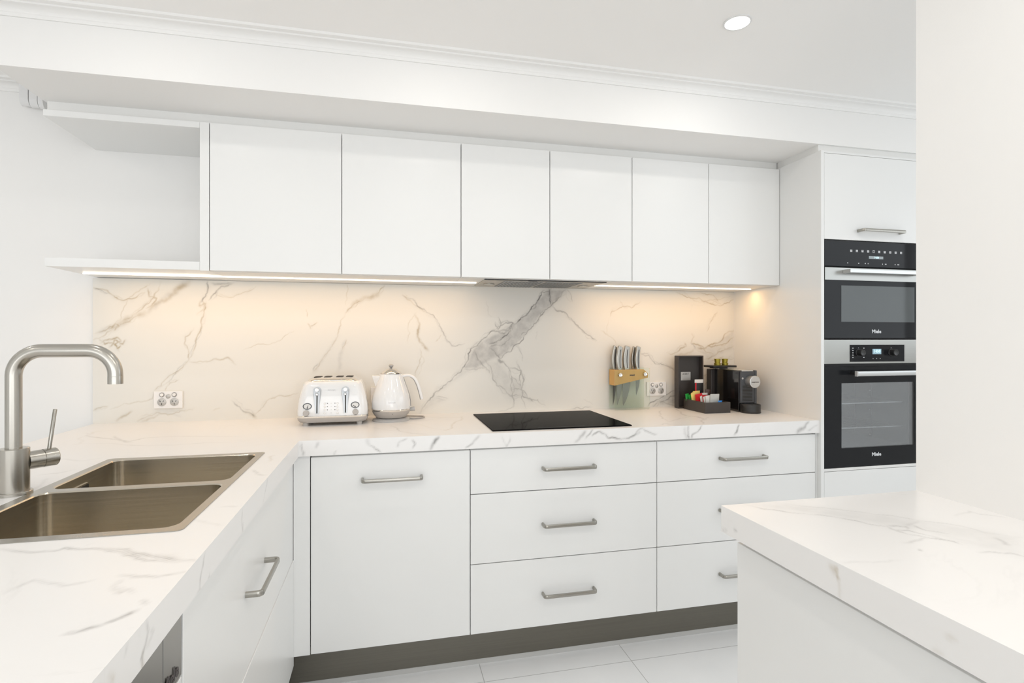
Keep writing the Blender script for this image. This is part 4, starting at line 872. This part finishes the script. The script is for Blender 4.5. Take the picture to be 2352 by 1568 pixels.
for lx in (-0.2785, -0.1650):
    # teardrop chrome plate, dark slot, lever knob
    zt_, zb_ = 0.148, 0.052; out = []
    for k in range(13):
        a = math.radians(180 * k / 12); out.append((lx + .0165 * math.cos(a), zt_ + .0150 * math.sin(a)))
    out += [(lx - .0150, zt_ - .02), (lx - .0085, zb_ + .03), (lx - .0065, zb_), (lx + .0065, zb_), (lx + .0085, zb_ + .03), (lx + .0150, zt_ - .02)]
    bm = bm_new(); on_front(bm, out, 0.0034, 0.006); pl_ = link_bm('lever_plate', bm, M_PLATEGR, t)
    bm = bm_new(); on_front(bm, [(lx - .0022, .054), (lx + .0022, .054), (lx + .0022, .128), (lx - .0022, .128)], 0.0046, 0.002); link_bm('lever_slot', bm, M_DARK, pl_)
    lathe('lever', [(0.0035, 0), (0.0035, 0.010), (0.0080, 0.012), (0.0085, 0.018), (0.007, 0.021), (0, 0.0215)], (lx, toaster_y(.150), ZC + .150), M_CHROME, pl_, axis=(0, -1, 0.1), n=24)
    lathe('lever_tip', [(0.0058, 0), (0.0062, 0.008), (0.004, 0.012), (0, 0.013)], (lx - .001, toaster_y(.132), ZC + .131), M_CHROME, pl_, axis=(0, -1, 0.1), n=20)
def disc_on_front(name, x, z, prof, m, n=28, sx=1.0, sy=1.0, parent=None):
    return lathe(name, prof, (x, toaster_y(z) - 0.0002, ZC + z), m, parent or t, axis=(0, -1, 0.12), n=n, sx=sx, sy=sy)
for gx, gz, an in ((-0.3170, .0835, 20), (-0.1255, .0850, -62)):
    g = lathe('dial', [(.0176, 0), (.0176, .0022), (.0142, .0026), (.0142, .0012), (0, .0012)], (gx, toaster_y(gz) + .0003, ZC + gz), M_CHAR, t, axis=(0, -1, 0.12), n=32, sx=1.0, sy=0.76)
    lathe('dial_face', [(.0140, 0), (0, 0.0001)], (gx, toaster_y(gz) - .0012, ZC + gz), M_LABELPL, g, axis=(0, -1, 0.12), n=28, sx=1.0, sy=0.74)
    bm = bm_new(); vs = add_box(bm, -.0011, .0011, -.0004, .0004, 0, .011); add_lathe(bm, [(.0026, 0), (.0026, .0008), (0, .0009)], (0, 0.0004, 0), 12, axis=(0, -1, 0))
    link_bm('needle', bm, M_INK, g, M=Matrix.Translation((gx, toaster_y(gz) - .0022, ZC + gz - .0065)) @ Matrix.Rotation(math.radians(an), 4, 'Y'))
for kx in (-0.3210, -0.1240): disc_on_front('browning_knob', kx, .0555, [(.0118, -0.003), (.0122, .008), (.0110, .0125), (0, .0135)], M_TAUPE)
for s_, bx in ((-1, -0.2475), (1, -0.1970)):
    for q in range(4): disc_on_front('button', bx, .054 + q * .0132, [(.0046, -0.001), (.0046, .0016), (.0036, .0026), (0, .003)], M_PLATE, n=18)
bm = bm_new()
for bx in (-0.2370, -0.2075):
    for q in range(3): add_lathe(bm, [(.0017, 0), (.0017, .0008), (0, .0009)], (bx, toaster_y(.067 + q * .0134) - .0003, ZC + .067 + q * .0134), 10, axis=(0, -1, .12))
link_bm('indicator_lights', bm, M_INK, t)
bm = bm_new()
for q in range(4): add_lathe(bm, [(.0013, 0), (.0013, .0006), (0, .0007)], (-0.2222, toaster_y(.054 + q * .0132) - .0003, ZC + .054 + q * .0132), 8, axis=(0, -1, .12))
link_bm('symbols', bm, M_GREYPL, t)
text('badge', "De'Longhi", M_LIGHTINK, (-0.2215, toaster_y(.148) - .0006, ZC + .149), (PI / 2 - 0.14, 0, 0), 0.0075, t)

# ------------------------------------------------------------------ kettle
KX, KY = 0.024, -0.170
t = thing('kettle', 'white cone-shaped electric kettle with brass-toned chrome lid', 'kettle', (KX, KY, ZC))
lathe('power_base', [(0.0815, 0), (0.0825, 0.003), (0.078, 0.008), (0.068, 0.0115), (0.060, 0.0135), (0.0, 0.0135)], (KX, KY, ZC), M_GREYPL, t, n=56)
lathe('foot', [(0.060, 0.0145), (0.066, 0.0160), (0.0745, 0.026), (0.0805, 0.037), (0.0840, 0.046)], (KX, KY, ZC), M_TAUPE, t, n=56)
lathe('chrome_ring', [(0.0840, 0.046), (0.0855, 0.048), (0.0860, 0.053), (0.0845, 0.0545)], (KX, KY, ZC), M_CHROME, t, n=56)
lathe('body', [(0.0845, 0.0545), (0.0855, 0.068), (0.0845, 0.088), (0.0800, 0.112), (0.0725, 0.138), (0.0640, 0.162), (0.0560, 0.184), (0.0500, 0.203), (0.0480, 0.2075), (0.044, 0.2085)], (KX, KY, ZC), M_WHITEGL, t, n=64, smooth=50)
ld = lathe('lid', [(0.0475, 0.2085), (0.0480, 0.2110), (0.0440, 0.2150), (0.0340, 0.2230), (0.0240, 0.2300), (0.0200, 0.2315), (0.0, 0.2320)], (KX, KY, ZC), M_CHROME, t, n=48, smooth=50)
lathe('lid_knob', [(0.0040, 0.2315), (0.0036, 0.2335), (0.0070, 0.2365), (0.0102, 0.2420), (0.0102, 0.2460), (0.0070, 0.2500), (0, 0.2512)], (KX, KY, ZC), M_TAUPE, ld, n=24, smooth=60)
bm = bm_new()   # spout: a tapered beak on the left
sec = []
for z, xo, hw in ((0.200, -0.0830, 0.013), (0.192, -0.0820, 0.014), (0.170, -0.0740, 0.015), (0.150, -0.0680, 0.010)):
    sec.append([(KX - 0.044 + 0.0, KY - hw * 1.2, ZC + z), (KX + xo, KY - hw * 0.35, ZC + z), (KX + xo, KY + hw * 0.35, ZC + z), (KX - 0.044, KY + hw * 1.2, ZC + z)])
add_loft(bm, sec); bmesh.ops.recalc_face_normals(bm, faces=bm.faces); link_bm('spout', bm, M_PLATE, t, bevel=0.002)
hp = [(KX + .046, KY, ZC + .196), (KX + .070, KY, ZC + .200), (KX + .090, KY, ZC + .196), (KX + .106, KY, ZC + .183), (KX + .117, KY, ZC + .162), (KX + .125, KY, ZC + .138), (KX + .132, KY, ZC + .112), (KX + .1365, KY, ZC + .092)]
def smooth_curve(P, n=6):
    P = [Vector(p) for p in P]; out = []
    for i in range(len(P) - 1):
        p0, p1, p2, p3 = P[max(i - 1, 0)], P[i], P[i + 1], P[min(i + 2, len(P) - 1)]
        for k in range(n):
            t_ = k / n; out.append(0.5 * ((2 * p1) + (p2 - p0) * t_ + (2 * p0 - 5 * p1 + 4 * p2 - p3) * t_ ** 2 + (3 * p1 - p0 - 3 * p2 + p3) * t_ ** 3))
    out.append(P[-1]); return out
bm = bm_new(); add_sweep(bm, smooth_curve(hp), [(0.0065 * a, 0.011 * b) for a, b in ((-1, -.7), (-.6, -1), (.6, -1), (1, -.7), (1, .7), (.6, 1), (-.6, 1), (-1, .7))], (0, 1, 0))
hd_ = link_bm('handle', bm, M_PLATE, t, smooth=55)
bm = bm_new(); hq = [Vector(p) + Vector((-0.0068, 0, -0.0035)) for p in smooth_curve(hp)][5:]; add_sweep(bm, hq, circ(0.0016, 8, 0.0085), (0, 1, 0)); link_bm('handle_strip', bm, M_GREYPL, hd_, smooth=50)
wq = [(KX + .0485, KY - .001, ZC + .198), (KX + .0570, KY - .001, ZC + .182), (KX + .0655, KY - .001, ZC + .158), (KX + .0755, KY - .001, ZC + .128), (KX + .0845, KY - .001, ZC + .095), (KX + .0865, KY - .001, ZC + .062)]
bm = bm_new(); add_sweep(bm, smooth_curve(wq), circ(0.0022, 8, 0.006), (0, 1, 0)); link_bm('water_gauge', bm, M_GREYPL, t, smooth=50)
bm = bm_new(); add_lathe(bm, [(.008, 0), (.0105, .018), (.0095, .022), (0, .022)], (KX + .083, KY, ZC + .046), 20, axis=(1, 0, .12)); link_bm('switch_lever', bm, M_GREYPL, t, smooth=40)
lathe('power_light', [(.0016, 0), (.0016, .001), (0, .001)], (KX + .004, KY - .0790, ZC + .036), M_INK, t, axis=(0, -1, 0), n=10)
text('badge', "De'Longhi", M_LIGHTINK, (KX + .003, KY - .0862, ZC + .087), FRONT, 0.0075, t)
cp_ = smooth_curve([(KX + .070, KY + .015, ZC + .0035), (KX + .100, KY + .005, ZC + .0035), (KX + .128, KY + .012, ZC + .0035), (KX + .150, KY + .040, ZC + .0035), (KX + .140, KY + .070, ZC + .0035), (KX + .105, KY + .085, ZC + .0035), (KX + .060, KY + .100, ZC + .0035), (KX + .0, KY + .120, ZC + .0035)])
bm = bm_new(); add_sweep(bm, cp_, circ(0.0032, 10), (0, 0, 1)); link_bm('cord', bm, M_TAUPE, t, smooth=60)

# ------------------------------------------------------------------ knife block and knives
t = thing('knife_block', 'glass and bamboo knife block holding steel knives', 'knife block', (1.235, -0.05, ZC))
def glass_sheet(x0, x1, yc, z0, z1):
    bm = bm_new(); p = rrect(x0, x1, z0, z1, 0.007, 4); add_prism(bm, p, yc - 0.0022, yc + 0.0022); return link_bm('glass_panel', bm, M_GLASS, t, bevel=0.0006)
glass_sheet(1.140, 1.338, -0.0120, ZC + .0005, 1.1355); glass_sheet(1.137, 1.332, -0.0880, ZC + .0005, 1.1355)
bm = bm_new(); add_prism(bm, [(1.1395, 1.0455), (1.3245, 1.0840), (1.3245, 1.1060), (1.3010, 1.1265), (1.1395, 1.1250)], -0.0856, -0.0144)
wd = link_bm('bamboo_holder', bm, M_WOOD, t, bevel=0.001)
for x, z in ((1.1675, 1.1005), (1.3060, 1.1030)):
    lathe('stud', [(0.0105, 0), (0.0105, 0.004), (0.009, 0.0055), (0.006, 0.0045), (0, 0.0045)], (x, -0.0902, z), M_CHROME, t, axis=(0, -1, 0), n=28)
text('lettering', 'avanti', M_INK, (1.2350, -0.0862, 1.0985), FRONT, 0.0115, wd, shear=0.3, offset=0.0004)
def knife(x, y, top, blen, bw, label, hw=0.0088):
    k = thing('knife', label, 'knife', (x, y, 1.125), group='steel-handled knives in the block')
    # handle: curved profile in (x, z), tapering, bent backwards
    L = top - 1.123; spine, belly = [], []
    for q in range(13):
        s_ = q / 12; bend = 0.006 * math.sin(s_ * PI * 1.1) - 0.004 * s_; w_ = hw + 0.0030 * math.sin(s_ * PI) + (0.001 if s_ > .85 else 0)
        zz = 1.123 + L * s_; spine.append((x - w_ - bend, zz)); belly.append((x + w_ - bend * 0.6, zz - (0.008 * max(0, s_ - 0.8) / 0.2)))
    bm = bm_new(); add_prism(bm, spine + belly[::-1], y - 0.0085, y + 0.0085); hd = link_bm('handle', bm, M_STEEL, k, bevel=0.0028, segs=3)
    bm = bm_new(); mid = [((a[0] + b[0]) / 2 + .002, a[1]) for a, b in zip(spine, belly)][1:11]
    add_prism(bm, [(p[0] - .0022, p[1]) for p in mid] + [(p[0] + .0022, p[1]) for p in mid[::-1]], y - 0.0092, y + 0.0092); link_bm('grip_inlay', bm, M_CHAR, hd)
    zb = 1.123 - blen
    pts = [(x - bw / 2, 1.123), (x + bw / 2, 1.123)] + [(x + bw / 2 - (bw * 0.9) * (q / 8) ** 2.2, 1.09 - (1.09 - zb) * (q / 8)) for q in range(9)] + [(x - bw / 2 + 0.001, zb + 0.012)]
    bm = bm_new(); add_prism(bm, pts, y - 0.0008, y + 0.0008); link_bm('blade', bm, M_BLADE, k)
    return k
knife(1.1600, -0.034, 1.252, 0.185, 0.020, 'steel carving knife, rearmost at the left end of the knife block')
knife(1.1760, -0.062, 1.251, 0.180, 0.030, 'steel chef knife with grey inlay, front left in the knife block', 0.0100)
knife(1.2180, -0.056, 1.251, 0.185, 0.044, 'widest steel knife, in the middle of the knife block', 0.0125)
knife(1.2700, -0.034, 1.247, 0.060, 0.014, 'small steel knife half hidden at the right end of the knife block')
knife(1.2780, -0.062, 1.250, 0.132, 0.022, 'steel utility knife, rightmost in the knife block')

# ------------------------------------------------------------------ hospitality tray with its lid stood on end
t = thing('tray', 'dark brown leatherette tray full of sachets on the worktop', 'tray', (1.587, -0.2, ZC))
bm = bm_new(); x0, x1, y0, y1, z1 = 1.5175, 1.6565, -0.302, -0.105, 0.973; w_ = 0.006
add_box(bm, x0, x1, y0, y1, ZC, ZC + w_); add_box(bm, x0, x0 + w_, y0, y1, ZC + w_, z1); add_box(bm, x1 - w_, x1, y0, y1, ZC + w_, z1); add_box(bm, x0 + w_, x1 - w_, y0, y0 + w_, ZC + w_, z1); add_box(bm, x0 + w_, x1 - w_, y1 - w_, y1, ZC + w_, z1)
link_bm('box', bm, M_LEATHER, t)
tl_ = thing('upright_box_lid', 'dark box lid stood upright behind the sachet tray, inside showing', 'lid', (1.567, -0.075, ZC))
bm = bm_new(); W0, W1, H0 = 1.4925, 1.6400, 0.2750
Z0 = 0.921; add_box(bm, W0, W1, -0.060, -0.056, Z0, Z0 + H0 - .002); add_box(bm, W0, W0 + .006, -0.094, -0.060, Z0, Z0 + H0); add_box(bm, W1 - .006, W1, -0.094, -0.060, Z0, Z0 + H0); add_box(bm, W0 + .006, W1 - .006, -0.094, -0.060, Z0, Z0 + .006); add_box(bm, W0 + .006, W1 - .006, -0.094, -0.060, Z0 + H0 - .006, Z0 + H0)
link_bm('box', bm, M_LEATHER, tl_)
lp = box('label_plate', 1.5270, 1.5840, -0.0612, -0.0600, 1.0640, 1.1090, M_LABELPL, tl_)
text('lettering', 'iCERT', M_INK, (1.5555, -0.0617, 1.0975), FRONT, 0.0140, lp, space=1.05)
bm = bm_new()
for q, hw in enumerate((.022, .020, .016)): add_box(bm, 1.5555 - hw, 1.5555 + hw, -.0616, -.0612, 1.0870 - q * .0055, 1.0883 - q * .0055)
link_bm('printed_lines', bm, M_GREYPL, lp)

def sachet_mat(name, col, col2=None, sc=60):
    m = mat(name, col, 0.35, noise=((sc, sc, sc), 0.12, 0.0)); return m
MG = sachet_mat('green_foil', (0.02, 0.36, 0.06)); MY = sachet_mat('yellow_paper', (0.86, 0.68, 0.20)); MRr = sachet_mat('red_foil', (0.72, 0.02, 0.03)); MWs = sachet_mat('white_paper', (0.78, 0.76, 0.72)); MGs = sachet_mat('grey_paper', (0.58, 0.58, 0.55))
MK = sachet_mat('black_foil', (0.02, 0.018, 0.018)); MBr = sachet_mat('brown_foil', (0.07, 0.03, 0.02)); MBl = sachet_mat('blue_wrapper', (0.02, 0.22, 0.65)); MNv = sachet_mat('navy_wrapper', (0.01, 0.02, 0.08))
def sachet(x, y, w, h, m, lean, yaw, label, z=ZC + .007, accent=None, grp='sachets in the tray', thick=.004, tilt=0.0):
    s_ = thing('sachet', label, 'sachet', (x, y, z), rotz=0, group=grp)
    n = 6; bm = bm_new(); rows = []
    for j in range(9):
        v = j / 8; row = []
        for i in range(n + 1):
            u = i / n; th = thick * math.sin(PI * u) ** .6 * math.sin(PI * min(1, max(0, (v - .06) / .88))) ** .5 + 0.0004
            row.append((u, v, th))
        rows.append(row)
    Fv = [[bm.verts.new(((u - .5) * w, -th, v * h)) for u, v, th in r] for r in rows]; Bv = [[bm.verts.new(((u - .5) * w, th, v * h)) for u, v, th in r] for r in rows]
    for j in range(8):
        for i in range(n):
            a = bm.faces.new((Fv[j][i], Fv[j][i + 1], Fv[j + 1][i + 1], Fv[j + 1][i])); b = bm.faces.new((Bv[j][i + 1], Bv[j][i], Bv[j + 1][i], Bv[j + 1][i + 1]))
            if j == 7 and accent: a.material_index = 1; b.material_index = 1
    for j in range(8):
        bm.faces.new((Bv[j][0], Fv[j][0], Fv[j + 1][0], Bv[j + 1][0])); bm.faces.new((Fv[j][n], Bv[j][n], Bv[j + 1][n], Fv[j + 1][n]))
    for i in range(n): bm.faces.new((Bv[0][i], Bv[0][i + 1], Fv[0][i + 1], Fv[0][i])); bm.faces.new((Fv[8][i], Fv[8][i + 1], Bv[8][i + 1], Bv[8][i]))
    Mx = Matrix.Translation((x, y, z)) @ Matrix.Rotation(math.radians(yaw), 4, 'Z') @ Matrix.Rotation(math.radians(tilt), 4, 'Y') @ Matrix.Rotation(math.radians(lean), 4, 'X')
    link_bm('packet', bm, m, s_, smooth=60, M=Mx, mats=[accent] if accent else None)
    return s_
sachet(1.5330, -0.125, .020, .075, MG, 4, 0, 'green sachet at the far left of the tray, outermost of two', tilt=-9)
sachet(1.5430, -0.140, .022, .072, MG, 5, 0, 'green sachet beside the yellow ones, inner of two', tilt=-9)
sachet(1.5660, -0.147, .040, .090, MY, 4, 0, 'yellow sachet rearmost and tallest of the three yellow ones', tilt=-3)
sachet(1.5560, -0.160, .036, .087, MY, 5, 0, 'yellow sachet in the middle of the three yellow ones', tilt=-8)
sachet(1.5440, -0.172, .028, .086, MY, 6, 0, 'front yellow sachet touching the red one', tilt=-12)
sachet(1.5640, -0.190, .040, .081, MRr, 4, 0, 'red sachet standing in the middle of the tray', tilt=-12)
sachet(1.6010, -0.160, .034, .080, MRr, 4, 0, 'red sachet with a white top behind the white ones', accent=MWs)
sachet(1.5540, -0.224, .014, .074, MWs, 6, 10, 'narrow white sugar stick next to the red sachet', tilt=-15)
sachet(1.5640, -0.236, .014, .073, MWs, 6, 10, 'narrow white sugar stick between the other stick and the white sachet', tilt=-15)
sachet(1.5760, -0.247, .032, .077, MWs, 5, 0, 'square white paper sachet left of the grey one', tilt=-8)
sachet(1.5970, -0.255, .050, .083, MGs, 4, 0, 'large pale grey sachet at the right front of the tray')
st = sachet(1.5950, -0.118, .050, .146, MK, 2, 0, 'black coffee sachet with red and white print, tallest in the tray', accent=MWs)
box('red_stripe', 1.5720, 1.5790, -0.1262, -0.1254, 1.010, 1.056, MRr, st)
sachet(1.6280, -0.128, .028, .095, MBr, 4, -10, 'dark brown crumpled sachet beside the black coffee sachet', tilt=8)
sachet(1.6100, -0.278, .022, .054, MBl, 10, 0, 'small bright blue wrapped item at the right of the tray', thick=.006)
sachet(1.6360, -0.215, .030, .050, MNv, 10, 10, 'dark navy wrapped item at the rear right of the tray', thick=.006)

# ------------------------------------------------------------------ coffee machine
t = thing('coffee_machine', 'black capsule coffee machine with round silver front dial', 'coffee machine', (1.762, -0.19, ZC))
X0, X1 = 1.7120, 1.8140; YFm, YBm = -0.288, -0.085; ZT = 1.128
box('side_shell', X0, X0 + .006, YFm, YBm, ZC + .002, ZT - .002, M_BLKGLOSS, t, bevel=0.002)
box('core', X0 + .0062, X1 - .0142, YFm + .004, YBm, ZC + .006, ZT - .008, M_BLACK, t)
box('front_panel', X0 + .0062, X1 - .018, YFm - .008, YFm + .004, 0.966, ZT - .006, M_CHAR, t, bevel=0.0015)
box('side_shell', X1 - .0135, X1, YFm - .004, YBm, ZC + .002, ZT - .001, M_CHAR, t, bevel=0.002)
box('top_lever', X0 + .012, X1 - .025, YFm - .009, -0.11, ZT - .0055, ZT + .0005, M_ALU, t, bevel=0.001)
bm = bm_new(); p = [(X0 - .014, YBm - .02), (X0 + .012, YBm - .02), (X0 + .012, YBm + .04), (X0 - .014, YBm + .04)]
add_box(bm, X0 - .020, X0 + .010, YBm + .001, YBm + .045, ZC + .002, ZT - .004); link_bm('water_tank', bm, M_LEATHER, t, bevel=0.004)
bm = bm_new()
for q in range(11): add_box(bm, 1.7285, 1.7845, YFm - .0088, YFm - .0078, 0.975 + q * .0072, 0.979 + q * .0072)
link_bm('vent_slots', bm, M_DARK, t)
dl = lathe('dial', [(0.0270, 0), (0.0280, 0.004), (0.0280, 0.034), (0.0300, 0.036), (0.0300, 0.044), (0.0275, 0.045), (0.0270, 0.0435), (0, 0.0435)], (1.7690, YFm - .006, 1.073), M_ALU, t, axis=(0, -1, 0), n=44)
text('lettering', 'nespresso', M_INK, (1.7690, YFm - .0502, 1.072), FRONT, 0.0098, dl, shear=0.35)
lathe('small_button', [(0.005, 0), (0.005, 0.002), (0, 0.0025)], (1.7290, YFm - .008, 1.088), M_GREYPL, t, axis=(0, -1, 0), n=16)
bm = bm_new(); add_lathe(bm, [(0.046, 0), (0.048, 0.002), (0.048, 0.006), (0.047, 0.007), (0.047, 0.040), (0.045, 0.0425), (0.040, 0.0425), (0.038, 0.040), (0, 0.040)], (1.7575, -0.318, ZC), 48)
dt = link_bm('drip_tray', bm, M_BLACK, t, smooth=40)
bm = bm_new()
for q in range(7): add_box(bm, 1.730 + q * .0085, 1.734 + q * .0085, -0.345, -0.292, ZC + .0402, ZC + .0415)
link_bm('drip_grid', bm, M_CHAR, dt)
ct = box('capsule_tray', 1.6620, 1.8010, -0.150, -0.060, 1.1340, 1.1450, M_BLACK, bevel=0.002); tag(ct, 'small black tray on top of the coffee machine holding capsules', 'tray')
bm = bm_new(); add_box(bm, 1.68, 1.76, -0.13, -0.09, ZT + .001, 1.1338); link_bm('foot', bm, M_BLACK, ct)
def capsule(x, y, z, label, up=True):
    prof = [(0.0125, 0), (0.0135, 0.001), (0.0160, 0.019), (0.0162, 0.0200), (0.0185, 0.0203), (0.0185, 0.0213), (0.017, 0.0218), (0, 0.0218)]
    k = lathe('coffee_capsule', prof, (x, y, z), M_GOLD, n=32); tag(k, label, 'coffee capsule', 'gold capsules on the coffee machine'); return k
for x, nm in ((1.7060, 'left'), (1.7500, 'right')):
    prof = [(0.0180, 0), (0.0185, 0.001), (0.0185, 0.0018), (0.0158, 0.0022), (0.0166, 0.0095), (0.0185, 0.0105), (0.0182, 0.0125), (0.010, 0.0128), (0, 0.0128)]
    k = lathe('coffee_capsule', prof, (x, -0.120, 1.1452), M_GOLD, n=32); tag(k, 'gold capsule at the bottom of the %s stack on the coffee machine' % nm, 'coffee capsule', 'gold capsules on the coffee machine')
    capsule(x, -0.120, 1.1582, 'gold capsule on top of the %s stack on the coffee machine' % nm)

# ------------------------------------------------------------------ downlights
def downlight(x, y, label, power=DOWNLIGHT_W, grp='ceiling downlights'):
    t = thing('downlight', label, 'light', (x, y, ZCEIL), group=grp)
    lathe('trim_ring', [(0.040, 0.0), (0.046, 0.0), (0.046, -0.003), (0.040, -0.004), (0.040, -0.0006)], (x, y, ZCEIL), M_FRAME, t, n=36, caps=False)
    lathe('diffuser', [(0.0, -0.0015), (0.040, -0.0015), (0.040, -0.0005), (0, -0.0005)], (x, y, ZCEIL), M_LAMPEM, t, n=36)
    area_light('lamp_glow', (x, y, ZCEIL - 0.006), (0, 0, 0), 0.075, 0.075, power, LAMP, 'DISK', t)
downlight(1.163, -1.045, 'round recessed downlight visible in the ceiling at upper right', grp=None)
downlight(0.20, -1.04, 'round recessed downlight just above the top edge of the picture', 2.3)
downlight(-0.76, -1.04, 'round recessed downlight above the sink, outside the picture', 1.7)
downlight(0.20, -2.2, 'round recessed downlight above the gap between the two worktops', 5.0)
for x, y in ((-0.76, -2.2), (0.20, -3.5), (-0.9, -3.5), (1.9, -1.5), (2.7, -1.9), (-1.9, -1.0), (-1.9, -2.2), (-3.2, -1.2), (-3.2, -3.0)):  # unseen downlights; those in the left room are added to brighten its wall
    downlight(x, y, 'unseen round downlight in the ceiling, added to light the room')
downlight(0.90, -2.45, 'round recessed downlight in the ceiling above the foreground worktop', 8.5)
